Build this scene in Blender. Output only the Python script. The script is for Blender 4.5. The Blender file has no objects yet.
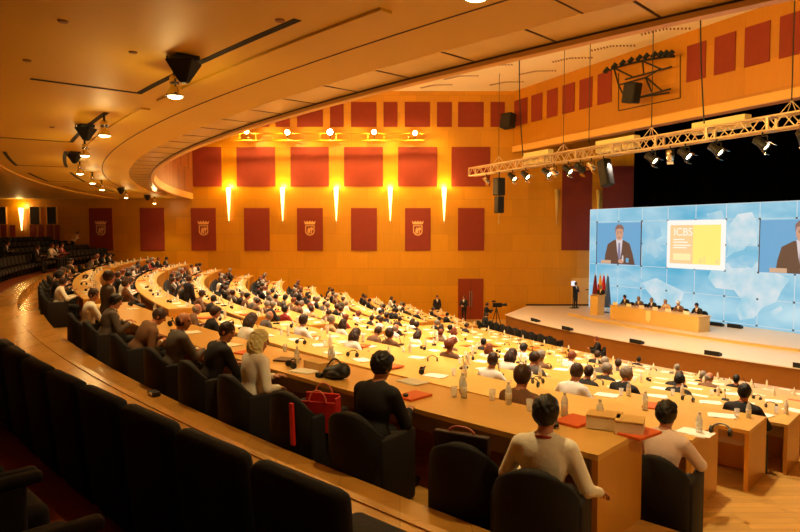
import bpy, bmesh, math, random
import numpy as np
from mathutils import Vector, Matrix
random.seed(11)
PI = math.pi
SC = bpy.context.scene
COL = SC.collection

# ------------------------------------------------------------------ place: a fan-shaped congress hall (metres, z=0 is the pit floor)
EYE = 5.82                       # camera height over the pit
CX, CY = 40.2, 46.5              # centre of the concentric desk rows
WALL = 43.0                      # left wall, y
F = 640.0
PITCH = math.atan(33 / 640)
NROW = 10
def rowR(k): return 57.0 - 2.05 * k                 # seat-side edge of the desk of row k
def rowZ(k): return EYE - 1.65 - .38 * k            # desk top
def floorZ(k): return rowZ(k) - .75
CEIL = EYE + 2.3                 # low rear ceiling
HALL = EYE + 9.4                 # high hall ceiling
STAGE = .92
PLAT = 1.07
S = Vector((.905, .426, 0))      # hall axis, towards the stage
Q = Vector((.426, -.905, 0))     # along the proscenium, towards the camera

def pol(R, a, z=0):              # a in degrees, seen from the centre
    a = math.radians(a)
    return Vector((CX - R * math.cos(a), CY - R * math.sin(a), z))
def ang(x, y): return math.degrees(math.atan2(CY - y, CX - x))
def face(a): return math.radians(a) - PI / 2          # +Y of a thing at angle a looks at the stage
def ray(x, y):
    u, v = (x - 400) / F, (266 - y) / F
    c, s = math.cos(PITCH), math.sin(PITCH)
    return Vector((u, c + v * s, v * c - s))
def at_y(x, y, d):
    r = ray(x, y); r = r * (d / r.y); return Vector((r.x, r.y, r.z + EYE))
def at_z(x, y, z):
    r = ray(x, y); r = r * ((z - EYE) / r.z); return Vector((r.x, r.y, z))
def ring_at(x, R, near=None):    # where the sight line of column x crosses circle R
    u = (x - 400) / F
    a = 1 + u * u; b = -2 * (CX * u + CY); c = CX * CX + CY * CY - R * R
    D = max(b * b - 4 * a * c, 0) ** .5
    ys = [(-b - D) / (2 * a), (-b + D) / (2 * a)]
    ys = [q for q in ys if q > .5] or [max(ys)]
    y = ys[0] if near is None else min(ys, key=lambda q: abs(q - near))
    return ang(u * y, y)

# ------------------------------------------------------------------ materials
def srgb(r, g, b):
    f = lambda c: ((c / 255 + .055) / 1.055) ** 2.4 if c > 10 else c / 255 / 12.92
    return (f(r), f(g), f(b), 1)
MATS = {}
def mat(name, col, rough=.6, metal=0., emit=0., spec=.5, noise=0., scale=8., bump=0., alpha=1., trans=0., coat=0.):
    if name in MATS: return MATS[name]
    m = bpy.data.materials.new(name); m.use_nodes = True
    nt = m.node_tree; b = nt.nodes['Principled BSDF']
    c = srgb(*col)
    b.inputs['Base Color'].default_value = c
    b.inputs['Roughness'].default_value = rough
    b.inputs['Metallic'].default_value = metal
    b.inputs['Specular IOR Level'].default_value = spec
    if trans: b.inputs['Transmission Weight'].default_value = trans
    if coat: b.inputs['Coat Weight'].default_value = coat
    if alpha < 1: b.inputs['Alpha'].default_value = alpha
    if emit:
        b.inputs['Emission Color'].default_value = c
        b.inputs['Emission Strength'].default_value = emit
    if noise or bump:
        tc = nt.nodes.new('ShaderNodeTexCoord')
        n = nt.nodes.new('ShaderNodeTexNoise'); n.inputs['Scale'].default_value = scale; n.inputs['Detail'].default_value = 4
        nt.links.new(tc.outputs['Object'], n.inputs['Vector'])
        if noise:
            mx = nt.nodes.new('ShaderNodeMix'); mx.data_type = 'RGBA'
            mx.inputs[6].default_value = tuple(q * (1 - noise) for q in c[:3]) + (1,)
            mx.inputs[7].default_value = tuple(min(1, q * (1 + noise)) for q in c[:3]) + (1,)
            nt.links.new(n.outputs['Fac'], mx.inputs[0]); nt.links.new(mx.outputs[2], b.inputs['Base Color'])
        if bump:
            bp = nt.nodes.new('ShaderNodeBump'); bp.inputs['Strength'].default_value = bump; bp.inputs['Distance'].default_value = .01
            nt.links.new(n.outputs['Fac'], bp.inputs['Height']); nt.links.new(bp.outputs[0], b.inputs['Normal'])
    MATS[name] = m
    return m
def wood(name, a, b_, rough=.35, panel=None, offset=.5, mortar=.01, swap=False, grain=(1.5, 1.5, 14.), seam=.55, coat=0.):
    """veneer or boards: brick layout in object space for the joints, stretched noise for the grain"""
    m = bpy.data.materials.new(name); m.use_nodes = True
    nt = m.node_tree; P = nt.nodes['Principled BSDF']; N = nt.nodes.new; L = nt.links.new
    tc = N('ShaderNodeTexCoord')
    mp = N('ShaderNodeMapping'); mp.inputs['Scale'].default_value = grain
    L(tc.outputs['Object'], mp.inputs[0])
    n = N('ShaderNodeTexNoise'); n.inputs['Scale'].default_value = 1.6; n.inputs['Detail'].default_value = 6; n.inputs['Roughness'].default_value = .6
    L(mp.outputs[0], n.inputs[0])
    mx = N('ShaderNodeMix'); mx.data_type = 'RGBA'
    mx.inputs[6].default_value = srgb(*a); mx.inputs[7].default_value = srgb(*b_)
    L(n.outputs['Fac'], mx.inputs[0])
    out = mx.outputs[2]
    if panel:
        sp = N('ShaderNodeSeparateXYZ'); cb = N('ShaderNodeCombineXYZ'); L(tc.outputs['Object'], sp.inputs[0])
        if swap == 'xz': L(sp.outputs[0], cb.inputs[0]); L(sp.outputs[2], cb.inputs[1])
        elif swap: L(sp.outputs[1], cb.inputs[0]); L(sp.outputs[0], cb.inputs[1])
        else: L(sp.outputs[0], cb.inputs[0]); L(sp.outputs[1], cb.inputs[1])
        if swap == 'rot':
            pass
        br = N('ShaderNodeTexBrick'); br.offset = offset
        br.inputs['Color1'].default_value = (1, 1, 1, 1); br.inputs['Color2'].default_value = (.82, .82, .82, 1)
        br.inputs['Mortar'].default_value = (seam, seam, seam, 1)
        br.inputs['Scale'].default_value = 1; br.inputs['Mortar Size'].default_value = mortar
        br.inputs['Brick Width'].default_value = panel[0]; br.inputs['Row Height'].default_value = panel[1]
        L(cb.outputs[0], br.inputs[0])
        m2 = N('ShaderNodeMix'); m2.data_type = 'RGBA'; m2.blend_type = 'MULTIPLY'; m2.inputs[0].default_value = 1
        L(out, m2.inputs[6]); L(br.outputs['Color'], m2.inputs[7]); out = m2.outputs[2]
    L(out, P.inputs['Base Color'])
    P.inputs['Roughness'].default_value = rough
    if coat: P.inputs['Coat Weight'].default_value = coat
    MATS[name] = m
    return m

M_wall = wood('wall_veneer', (218, 148, 6), (206, 132, 3), .38, panel=(2.15, 1.15), mortar=.012, swap='xz', seam=.72, grain=(5, 1, .6))
M_bulk = wood('bulkhead_veneer', (204, 132, 8), (190, 118, 4), .4, panel=(2.4, 1.3), mortar=.012, swap='xz', seam=.75, grain=(5, 5, .6))
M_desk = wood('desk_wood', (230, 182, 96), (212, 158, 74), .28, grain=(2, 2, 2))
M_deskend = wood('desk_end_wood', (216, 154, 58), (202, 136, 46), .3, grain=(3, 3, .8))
M_floor = wood('parquet', (216, 166, 84), (190, 136, 60), .3, panel=(1.1, .12), mortar=.004, seam=.6, grain=(2, 6, 2))
M_aisle = wood('aisle_parquet', (208, 152, 66), (180, 122, 46), .22, panel=(1.6, .5), mortar=.004, swap=True, seam=.7, grain=(2, 2, 2))
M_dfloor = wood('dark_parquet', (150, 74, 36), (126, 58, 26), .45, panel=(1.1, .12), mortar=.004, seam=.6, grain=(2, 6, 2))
M_ceil = mat('rear_ceiling_plaster', (222, 174, 48), .55, noise=.05, scale=.6)
M_hceil = mat('hall_ceiling_plaster', (248, 234, 206), .8)
M_band = mat('bronze_painted_reflection', (226, 190, 112), .22, metal=.2, noise=.2, scale=1.2)  # cream reflection of the lit hall painted into the panel colour
M_seam = mat('dark_joint', (70, 40, 18), .8)
M_slot = mat('slot_black', (32, 14, 6), .9)
M_lip = wood('rim_wood', (236, 180, 92), (222, 162, 74), .4, grain=(1, 1, 3))
M_fascia = wood('fascia_wood', (176, 104, 40), (150, 80, 26), .45, panel=(.22, 5.), mortar=.02, swap='xz', seam=.5)
M_red = mat('red_panel_fabric', (134, 38, 8), .75, noise=.12, scale=3)
M_red2 = mat('red_tall_panel', (116, 30, 10), .7, noise=.14, scale=2)
M_emb = mat('pale_emblem_print', (236, 172, 110), .7)
M_door = wood('red_door', (150, 56, 18), (130, 42, 12), .35, grain=(6, 6, .5))
M_steel = mat('brushed_steel', (200, 190, 178), .3, metal=.9)
M_black = mat('black_metal', (14, 12, 12), .45)
M_blackm = mat('black_matte', (20, 17, 16), .8)
M_curt = mat('black_curtain', (4, 3, 3), 1., spec=0.)
M_chair = mat('chair_black_fabric', (13, 9, 9), .85, noise=.25, scale=40, bump=.3)
M_chair2 = mat('chair_charcoal_side', (24, 18, 18), .8, noise=.2, scale=30)
M_truss = mat('truss_aluminium', (222, 196, 160), .35, metal=.6)
M_cream = mat('cream_box', (236, 216, 150), .6)
M_stage = mat('stage_cream_floor', (238, 214, 184), .45, noise=.04, scale=1)
M_stagef = wood('stage_front_wood', (152, 96, 36), (136, 80, 26), .4, grain=(1, 1, 4))
M_plate = mat('platform_edge', (226, 190, 112), .5)
M_ltab = wood('podium_wood', (236, 194, 112), (226, 178, 94), .4, grain=(1, 1, 4))
M_white = mat('white_paper', (250, 244, 228), .7)
M_orange = mat('orange_folder', (226, 96, 28), .5)
M_tan = mat('tan_box_card', (222, 176, 100), .6)
M_glass = mat('clear_glass', (252, 248, 240), .08, alpha=.38, spec=.8)
M_bott = mat('bottle_plastic', (240, 242, 240), .15, alpha=.6, spec=.8)
M_blabel = mat('bottle_label', (240, 236, 222), .5)
M_bcap = mat('bottle_cap', (228, 226, 220), .5)
M_redb = mat('red_bag_cloth', (206, 34, 24), .55)
M_tanl = mat('tan_leather', (176, 112, 66), .5)
M_bulb = mat('lamp_glow_warm', (255, 226, 170), .5, emit=14)
M_bulbw = mat('lamp_glow_white', (255, 244, 226), .5, emit=22)
M_bulbo = mat('wash_lamp_glow', (255, 214, 120), .5, emit=26)
M_scon = mat('sconce_lit_glass', (255, 206, 120), .5, emit=4.5)
M_scoff = mat('sconce_glass', (214, 178, 104), .4)
M_chrome = mat('lamp_chrome', (230, 220, 200), .18, metal=1.)
M_redled = mat('red_step_light', (255, 60, 40), .5, emit=2.5)
M_win = mat('booth_dark_glass', (44, 36, 34), .12)
M_vent = mat('vent_slot_brown', (140, 92, 52), .8)
M_skin = mat('skin', (196, 130, 96), .55)
M_lips = mat('lips', (172, 96, 84), .5)
M_eye = mat('eye_dark', (30, 22, 20), .3)
M_shoe = mat('shoe_black', (18, 15, 14), .4)
M_trou = mat('trousers_dark', (30, 27, 30), .8)
M_shirt = mat('shirt_white', (240, 234, 224), .7)
M_tie = mat('tie_red', (130, 30, 34), .6)
TOPS = {
 'dark': mat('jacket_black', (24, 20, 22), .8), 'navy': mat('jacket_navy', (34, 30, 44), .8), 'grey': mat('jacket_grey', (96, 84, 76), .8),
 'brown': mat('jacket_brown', (122, 84, 54), .8), 'white': mat('blouse_white', (252, 246, 234), .75, bump=.8, scale=9), 'beige': mat('jacket_beige', (206, 164, 112), .8),
 'red': mat('top_red', (164, 44, 34), .75), 'green': mat('jacket_olive', (92, 84, 52), .8), 'cream': mat('blouse_cream', (252, 244, 226), .8, bump=1., scale=9),
 'pink': mat('jacket_pink', (252, 226, 214), .8, bump=.8, scale=9)}
TOPWORD = {'dark': 'black jacket', 'navy': 'navy jacket', 'grey': 'grey jacket', 'brown': 'brown jacket', 'white': 'white shirt',
           'beige': 'beige jacket', 'red': 'red top', 'green': 'olive jacket', 'cream': 'cream blouse', 'pink': 'pale pink jacket'}
HAIRC = {'black': mat('hair_black', (16, 11, 10), .5, bump=.6, scale=45), 'brown': mat('hair_brown', (62, 36, 22), .55), 'grey': mat('hair_grey', (150, 136, 122), .6),
         'blonde': mat('hair_blonde', (255, 220, 150), .5, noise=.3, scale=34, bump=.8), 'white': mat('hair_white', (232, 222, 206), .6), 'red': mat('hair_auburn', (128, 60, 30), .55)}

# ------------------------------------------------------------------ mesh helpers
def tag(o, label=None, cat=None, group=None, kind=None):
    if label: o['label'] = label
    if cat: o['category'] = cat
    if group: o['group'] = group
    if kind: o['kind'] = kind
    return o
def link(name, me, m=None, parent=None):
    o = bpy.data.objects.new(name, me); COL.objects.link(o)
    if m and me is not None and len(me.materials) == 0: me.materials.append(m)
    if parent: o.parent = parent
    return o
def empty(name, loc=(0, 0, 0), rz=0., label=None, cat=None, group=None):
    o = bpy.data.objects.new(name, None); COL.objects.link(o); o.empty_display_size = .1
    o.location = loc; o.rotation_euler = (0, 0, rz)
    return tag(o, label, cat, group)
def fin(bm, name, m, parent=None, smooth=False):
    bmesh.ops.recalc_face_normals(bm, faces=bm.faces)
    me = bpy.data.meshes.new(name); bm.to_mesh(me); bm.free()
    if smooth: me.polygons.foreach_set('use_smooth', [True] * len(me.polygons))
    return link(name, me, m, parent)
def struct(bm, name, m, smooth=False):
    return tag(fin(bm, name, m, None, smooth), kind='structure')
def box(bm, c, s, bev=0., rot=None, seg=2):
    r = bmesh.ops.create_cube(bm, size=1)
    vs = r['verts']
    bmesh.ops.scale(bm, vec=s, verts=vs)
    if bev:
        es = list({e for v in vs for e in v.link_edges})
        q = bmesh.ops.bevel(bm, geom=es, offset=bev, segments=seg, affect='EDGES', profile=.5)
        vs = list({v for f in q['faces'] for v in f.verts} | {v for v in vs if v.is_valid})
    if rot: bmesh.ops.rotate(bm, cent=(0, 0, 0), matrix=rot, verts=vs)
    bmesh.ops.translate(bm, vec=c, verts=vs)
    return vs
def RX(a): return Matrix.Rotation(a, 3, 'X')
def RY(a): return Matrix.Rotation(a, 3, 'Y')
def RZ(a): return Matrix.Rotation(a, 3, 'Z')
def tube(bm, p, q, r, r2=None, n=8):
    p, q = Vector(p), Vector(q); d = q - p
    res = bmesh.ops.create_cone(bm, cap_ends=True, segments=n, radius1=r, radius2=r if r2 is None else r2, depth=d.length)
    mt = Matrix.Translation((p + q) / 2) @ d.to_track_quat('Z', 'Y').to_matrix().to_4x4()
    bmesh.ops.transform(bm, matrix=mt, verts=res['verts'])
def ball(bm, c, r, u=12, v=8, s=(1, 1, 1)):
    res = bmesh.ops.create_uvsphere(bm, u_segments=u, v_segments=v, radius=r)
    bmesh.ops.scale(bm, vec=s, verts=res['verts']); bmesh.ops.translate(bm, vec=c, verts=res['verts'])
def lathe(bm, prof, n=16, c=(0, 0, 0)):
    rings = []
    for (r, z) in prof:
        rings.append([bm.verts.new((c[0] + r * math.cos(2 * PI * i / n), c[1] + r * math.sin(2 * PI * i / n), c[2] + z)) for i in range(n)])
    for a, b in zip(rings, rings[1:]):
        for i in range(n): bm.faces.new((a[i], a[(i + 1) % n], b[(i + 1) % n], b[i]))
    bm.faces.new(rings[0]); bm.faces.new(rings[-1])
def sector(bm, R0, R1, a0, a1, z0, z1, step=.8):
    """solid ring sector about the hall centre; z1 top"""
    n = max(1, int(abs(a1 - a0) / step))
    L = []
    for i in range(n + 1):
        a = a0 + (a1 - a0) * i / n
        L.append([bm.verts.new(pol(R, a, z)) for (R, z) in ((R0, z0), (R1, z0), (R1, z1), (R0, z1))])
    for p, q in zip(L, L[1:]):
        for j in range(4):
            bm.faces.new((p[j], p[(j + 1) % 4], q[(j + 1) % 4], q[j]))
    bm.faces.new(L[0]); bm.faces.new(L[-1])
def prism(bm, pts, y0, y1):
    """polygon in xz extruded along y"""
    a = [bm.verts.new((x, y0, z)) for x, z in pts]; b = [bm.verts.new((x, y1, z)) for x, z in pts]
    bm.faces.new(a); bm.faces.new(b)
    n = len(pts)
    for i in range(n): bm.faces.new((a[i], a[(i + 1) % n], b[(i + 1) % n], b[i]))
def slab(bm, pts, z0, z1):
    a = [bm.verts.new((x, y, z0)) for x, y in pts]; b = [bm.verts.new((x, y, z1)) for x, y in pts]
    bm.faces.new(a); bm.faces.new(b)
    n = len(pts)
    for i in range(n): bm.faces.new((a[i], a[(i + 1) % n], b[(i + 1) % n], b[i]))
def BM(): return bmesh.new()
def dup(o, parent=None):
    c = o.copy(); COL.objects.link(c)
    if parent is not None: c.parent = parent
    for ch in o.children: dup(ch, c)
    return c
ONES = 'zeroth first second third fourth fifth sixth seventh eighth ninth tenth eleventh twelfth thirteenth fourteenth fifteenth sixteenth seventeenth eighteenth nineteenth'.split()
TENS = {2: ('twentieth', 'twenty'), 3: ('thirtieth', 'thirty'), 4: ('fortieth', 'forty'), 5: ('fiftieth', 'fifty')}
def nth(i):
    if i < 20: return ONES[i]
    t, u = divmod(i, 10)
    return TENS[t][0] if u == 0 else TENS[t][1] + '-' + ONES[u]
ROWN = ['rearmost', 'second', 'third', 'fourth', 'fifth', 'sixth', 'seventh', 'eighth', 'ninth', 'front']
def rown(k): return 'rearmost row' if k == 0 else ('frontmost row' if k == NROW - 1 else ROWN[k] + ' row from back')

def lamp(kind, loc, power, col, size=.1, aim=None, spot=60, blend=.5, name='lamp_light'):
    l = bpy.data.lights.new(name, kind); l.energy = power; l.color = col
    if kind in ('POINT', 'SPOT'): l.shadow_soft_size = size
    if kind == 'SPOT': l.spot_size = math.radians(spot); l.spot_blend = blend
    o = bpy.data.objects.new(name, l); COL.objects.link(o); o.location = loc
    if aim is not None: o.rotation_euler = (Vector(aim) - Vector(loc)).to_track_quat('-Z', 'Y').to_euler()
    return o

# ------------------------------------------------------------------ people: one smooth-union surface per body
def surface_nets(Fv, org, vox):
    s = Fv < 0
    nx, ny, nz = Fv.shape
    corners = [(i, j, k) for i in (0, 1) for j in (0, 1) for k in (0, 1)]
    sl = lambda A, c: A[c[0]:nx - 1 + c[0], c[1]:ny - 1 + c[1], c[2]:nz - 1 + c[2]]
    cnt = sum(sl(s, c).astype(np.int8) for c in corners)
    act = (cnt > 0) & (cnt < 8)
    idx = np.argwhere(act)
    ids = -np.ones(act.shape, int); ids[act] = np.arange(len(idx))
    acc = np.zeros((len(idx), 3)); num = np.zeros(len(idx))
    for a in range(8):
        for b in range(a + 1, 8):
            ca, cb = np.array(corners[a]), np.array(corners[b])
            if np.abs(ca - cb).sum() != 1: continue
            fa = sl(Fv, ca)[act]; fb = sl(Fv, cb)[act]
            m = (fa < 0) != (fb < 0)
            t = np.where(m, fa / np.where(m, fa - fb, 1), 0)
            acc += np.where(m[:, None], ca + t[:, None] * (cb - ca), 0); num += m
    V = org + (idx + acc / num[:, None]) * vox
    quads = []
    for ax in range(3):
        o1, o2 = [q for q in range(3) if q != ax]
        a = [slice(None)] * 3; b = [slice(None)] * 3
        a[ax] = slice(0, -1); b[ax] = slice(1, None)
        A, B = s[tuple(a)], s[tuple(b)]
        e = np.argwhere(A != B)
        e = e[(e[:, o1] > 0) & (e[:, o2] > 0) & (e[:, o1] < Fv.shape[o1] - 1) & (e[:, o2] < Fv.shape[o2] - 1)]
        if not len(e): continue
        flip = A[e[:, 0], e[:, 1], e[:, 2]]
        def g(d1, d2):
            q = e.copy(); q[:, o1] -= d1; q[:, o2] -= d2
            return ids[q[:, 0], q[:, 1], q[:, 2]]
        Qd = np.stack([g(0, 0), g(1, 0), g(1, 1), g(0, 1)], 1)
        if ax == 1: flip = ~flip
        Qd[flip] = Qd[flip][:, ::-1]
        quads.append(Qd)
    return V, np.concatenate(quads)
def sdf(p, P):
    """p = (kind, tag, k, data); P (...,3)"""
    if p[0] == 'c':
        a, b, r1, r2 = p[3]
        d = b - a; L = max(float(d @ d), 1e-9)
        t = np.clip(((P - a) @ d) / L, 0, 1)
        return np.linalg.norm(P - a - t[..., None] * d, axis=-1) - (r1 + (r2 - r1) * t)
    c, r, M = p[3]
    X = (P - c) @ M            # world -> local (M columns = local axes)
    k0 = np.linalg.norm(X / r, axis=-1); k1 = np.linalg.norm(X / (r * r), axis=-1)
    return k0 * (k0 - 1) / np.maximum(k1, 1e-6)
def bounds(p):
    if p[0] == 'c':
        a, b, r1, r2 = p[3]; r = max(r1, r2)
        return np.minimum(a, b) - r, np.maximum(a, b) + r
    c, r, M = p[3]; e = np.sqrt(((M * r) ** 2).sum(1))
    return c - e, c + e
def grow(prims, vox, cut=()):
    lo = np.min([bounds(p)[0] for p in prims], 0) - 3 * vox; hi = np.max([bounds(p)[1] for p in prims], 0) + 3 * vox
    n = np.ceil((hi - lo) / vox).astype(int) + 1
    Fv = np.full(n, .5)
    axs = [lo[i] + np.arange(n[i]) * vox for i in range(3)]
    def region(p, pad):
        a, b = bounds(p)
        s = [slice(max(0, int((a[i] - pad - lo[i]) / vox)), min(n[i], int((b[i] + pad - lo[i]) / vox) + 2)) for i in range(3)]
        G = np.stack(np.meshgrid(*[axs[i][s[i]] for i in range(3)], indexing='ij'), -1)
        return tuple(s), G
    for p in prims:
        k = p[2]
        s, G = region(p, k + 2 * vox)
        d = sdf(p, G); f = Fv[s]
        h = np.clip(.5 + .5 * (f - d) / k, 0, 1)
        Fv[s] = f + (d - f) * h - k * h * (1 - h)
    for p in cut:
        s, G = region(p, 2 * vox)
        Fv[s] = np.maximum(Fv[s], -sdf(p, G))
    return surface_nets(Fv, lo, vox)
def np_mesh(name, V, Qd, smooth=True):
    me = bpy.data.meshes.new(name)
    me.from_pydata(V.tolist(), [], Qd.tolist())
    if smooth: me.polygons.foreach_set('use_smooth', [True] * len(me.polygons))
    me.update()
    return me
A3 = lambda *v: np.array(v, float)
I3 = np.eye(3)
BODYM = [M_skin, TOPS['dark'], M_trou, M_shoe, M_shirt, M_tie, M_eye, M_lips]
SKIN, TOP, BOT, SHOE, SHIRT, TIE, EYEM, LIP = range(8)
def Rm(yaw, pitch, roll=0):
    return np.array(Matrix.Rotation(yaw, 3, 'Z') @ Matrix.Rotation(-pitch, 3, 'X') @ Matrix.Rotation(roll, 3, 'Y'))
def hand(pr, w, d, up, side, fine):
    """hand at wrist w along d; up = back of the hand, side = direction of the thumb"""
    d = d / np.linalg.norm(d); up = up - d * (up @ d); up /= np.linalg.norm(up); s = np.cross(d, up); s /= np.linalg.norm(s)
    if s @ side < 0: s = -s
    M = np.stack([d, s, up], 1)
    pr.append(('e', SKIN, .012, (w + d * .045, A3(.052, .041, .017), M)))
    if not fine:
        pr.append(('e', SKIN, .015, (w + d * .12 - up * .012, A3(.05, .036, .015), M)))
        pr.append(('c', SKIN, .012, (w + d * .03 + s * .03, w + d * .085 + s * .062 - up * .01, .013, .011)))
        return
    for i, (o, L) in enumerate(((.031, .068), (.0105, .078), (-.0105, .073), (-.031, .056))):
        b = w + d * .085 + s * o
        m = b + d * L * .52 + s * o * .12 - up * .012
        e = m + d * L * .38 - up * .028
        pr.append(('c', SKIN, .005, (b - d * .02, m, .0095, .0088)))
        pr.append(('c', SKIN, .004, (m, e, .0088, .0075)))
    t0 = w + d * .022 + s * .03; t1 = t0 + d * .038 + s * .03 - up * .008; t2 = t1 + d * .03 + s * .006 - up * .012
    pr.append(('c', SKIN, .008, (t0, t1, .014, .0115))); pr.append(('c', SKIN, .004, (t1, t2, .011, .009)))
def body(name, lean=0., twist=0., yaw=0., pitch=0., sidel=0., arms=None, stand=False, fine=False, vox=.022, tie=True, slim=1., legs=None, bare=False):
    """local frame: +Y forward, z=0 floor. Returns (mesh, head centre, head matrix)"""
    hz = .93 if stand else .55
    T = np.array(Matrix.Rotation(twist, 3, 'Z') @ Matrix.Rotation(sidel, 3, 'Y') @ Matrix.Rotation(-lean, 3, 'X'))
    B = A3(0, 0, hz)
    t = lambda x, y, z: B + T @ A3(x, y, z)
    pr = []
    w = slim
    pr.append(('e', BOT, .04, (B + A3(0, 0, 0), A3(.165 * (1.03 if w < 1 else 1), .125, .115), I3)))
    pr.append(('e', TOP, .05, (t(0, 0, .15), A3(.15 * w, .108, .16), T)))
    pr.append(('e', TOP, .05, (t(0, .005, .32), A3(.172 * w, .115, .17), T)))
    pr.append(('c', TOP, .05, (t(-.13 * w, -.005, .435), t(.13 * w, -.005, .435), .07, .07)))
    pr.append(('e', TOP, .06, (t(0, -.04, .33), A3(.17 * w, .095, .17), T)))
    pr.append(('e', TOP, .06, (t(0, -.015, .07), A3(.172 * w, .125, .11), T)))
    pr.append(('c', TOP, .05, (t(-.05, -.005, .475), t(.05, -.005, .475), .055, .055)))
    if tie:
        pr.append(('e', SHIRT, .006, (t(0, .092, .385), A3(.04, .034, .10), T)))
        pr.append(('c', TIE, .004, (t(0, .119, .44), t(0, .128, .30), .012, .017)))
    pr.append(('c', SHIRT if tie else TOP, .012, (t(0, .012, .48), t(0, .014, .51), .060, .054)))
    pr.append(('c', SKIN, .02, (t(0, .0, .47), t(0, .02, .59), .055, .05)))
    H = T @ Rm(yaw, pitch); hc = t(0, .03, .655)
    h = lambda x, y, z: hc + H @ A3(x, y, z)
    pr.append(('e', SKIN, .02, (h(0, -.005, .015), A3(.074, .092, .102), H)))
    pr.append(('e', SKIN, .03, (h(0, .025, -.05), A3(.055, .062, .066), H)))
    pr.append(('e', SKIN, .015, (h(0, .055, -.098), A3(.026, .024, .018), H)))
    pr.append(('c', SKIN, .012, (h(0, .088, .02), h(0, .106, -.022), .010, .015)))
    pr.append(('c', SKIN, .012, (h(-.035, .078, .032), h(.035, .078, .032), .012, .012)))
    for sx in (-1, 1):
        pr.append(('e', SKIN, .008, (h(sx * .076, -.008, -.012), A3(.012, .021, .032), H)))
        pr.append(('e', EYEM, .004, (h(sx * .032, .079, .012), A3(.014, .011, .007), H)))
    pr.append(('e', LIP, .006, (h(0, .084, -.06), A3(.024, .010, .009), H)))
    arms = arms or {}
    for sx, key in ((-1, 'L'), (1, 'R')):
        sh = t(sx * .185 * w, 0, .425)
        el, wr = arms.get(key, ((sx * .25, .14, .27), (sx * .16, .38, .245)))
        el = A3(*el) + A3(0, 0, hz); wr = A3(*wr) + A3(0, 0, hz)
        U = .29
        d = el - sh; el = sh + d / np.linalg.norm(d) * U
        d = wr - el; wr = el + d / np.linalg.norm(d) * .25
        pr.append(('c', TOP, .045, (sh, el, .068, .056)))
        mid = el + (wr - el) * .45
        pr.append(('c', SKIN if bare else TOP, .025, (el, wr, .048 if not bare else .042, .036 if not bare else .028)))
        if not bare and tie: pr.append(('c', SHIRT, .006, (wr - (wr - el) * .04, wr + (wr - el) * .05, .032, .031)))
        d = wr - el
        up = A3(0, 0, 1) if abs(d[2]) < .8 * np.linalg.norm(d) else A3(sx, 0, 0)
        side = A3(-sx, 0, 0) if abs(d[2]) < .8 * np.linalg.norm(d) else A3(0, 1, 0)
        hand(pr, wr + d * .03, d, up, side, fine)
    for sx in (-1, 1):
        hip = B + A3(sx * .085, 0, -.02)
        if stand:
            st = legs[sx] if legs else (0., 0.)
            kn = A3(sx * .1, .02 + st[0], .50); an = A3(sx * .105, st[1], .095)
        else:
            kn = A3(sx * .11, .43, .50); an = A3(sx * .11, .40 + (legs or {}).get(sx, 0), .10)
        pr.append(('c', BOT, .03, (hip, kn, .092, .062)))
        pr.append(('c', BOT, .02, (kn, an, .06, .044)))
        pr.append(('e', SHOE, .015, (an + A3(sx * .01, .065, -.052), A3(.045, .13, .042), I3)))
    V, Qd = grow(pr, vox)
    me = np_mesh(name, V, Qd)
    for m in BODYM: me.materials.append(m)
    C = V[Qd].mean(1)
    D = np.stack([sdf(p, C) for p in pr], 1)
    tags = np.array([p[1] for p in pr])
    # details win over the mass they sit on
    for i, p in enumerate(pr):
        if p[1] in (EYEM, LIP, TIE, SHIRT): D[:, i] -= .004
    me.polygons.foreach_set('material_index', tags[D.argmin(1)].astype(np.int32).tolist())
    me.update()
    return me, hc, H
def hair_mesh(name, style, vox):
    """in head space"""
    e = lambda c, r, k=.015: ('e', 0, k, (A3(*c), A3(*r), I3))
    base = e((0, -.012, .022), (.087, .106, .112))
    pr = [base]; cut = [e((0, .095, -.06), (.083, .085, .108)), e((0, -.02, -.19), (.2, .2, .105))]
    if style == 'bald':
        cut = [e((0, .03, .06), (.10, .12, .105)), e((0, .095, -.06), (.1, .085, .12)), e((0, -.02, -.19), (.2, .2, .105))]
        pr = [e((0, -.015, .0), (.083, .101, .10))]
    if style == 'full':
        pr = [e((0, -.015, .03), (.096, .114, .118)), e((0, .06, .085), (.07, .04, .04))]
        cut[1] = e((0, -.02, -.20), (.2, .2, .10))
    if style == 'bob':
        pr += [e((0, -.045, -.06), (.112, .085, .125), .03), e((-.085, -.01, -.08), (.034, .06, .085), .025), e((.085, -.01, -.08), (.034, .06, .085), .025)]
        cut = [e((0, .115, -.05), (.07, .10, .12)), e((0, -.03, -.265), (.3, .3, .10))]
    V, Qd = grow(pr, vox, cut)
    a_ = .014 if style == 'bob' else .008
    V = V * (1 + a_ / .1 * .5 * (np.sin(V[:, 0] * 70 + 3 * np.sin(V[:, 2] * 45)) * np.sin(V[:, 1] * 62 + 1) * .6 + .5 * np.sin(V[:, 2] * 85 + V[:, 0] * 120)))[:, None]
    return np_mesh(name, V, Qd)
HAIR = {}
def add_hair(person, hc, H, style, colour, vox):
    key = (style, vox)
    if key not in HAIR: HAIR[key] = hair_mesh('hair', style, vox)
    me = HAIR[key]
    o = bpy.data.objects.new('hair', me); COL.objects.link(o)
    if not me.materials: me.materials.append(HAIRC['black'])
    o.material_slots[0].link = 'OBJECT'; o.material_slots[0].material = HAIRC[colour]
    o.parent = person
    o.matrix_local = Matrix.Translation(Vector(hc)) @ Matrix(H.tolist()).to_4x4()
    return o
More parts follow.
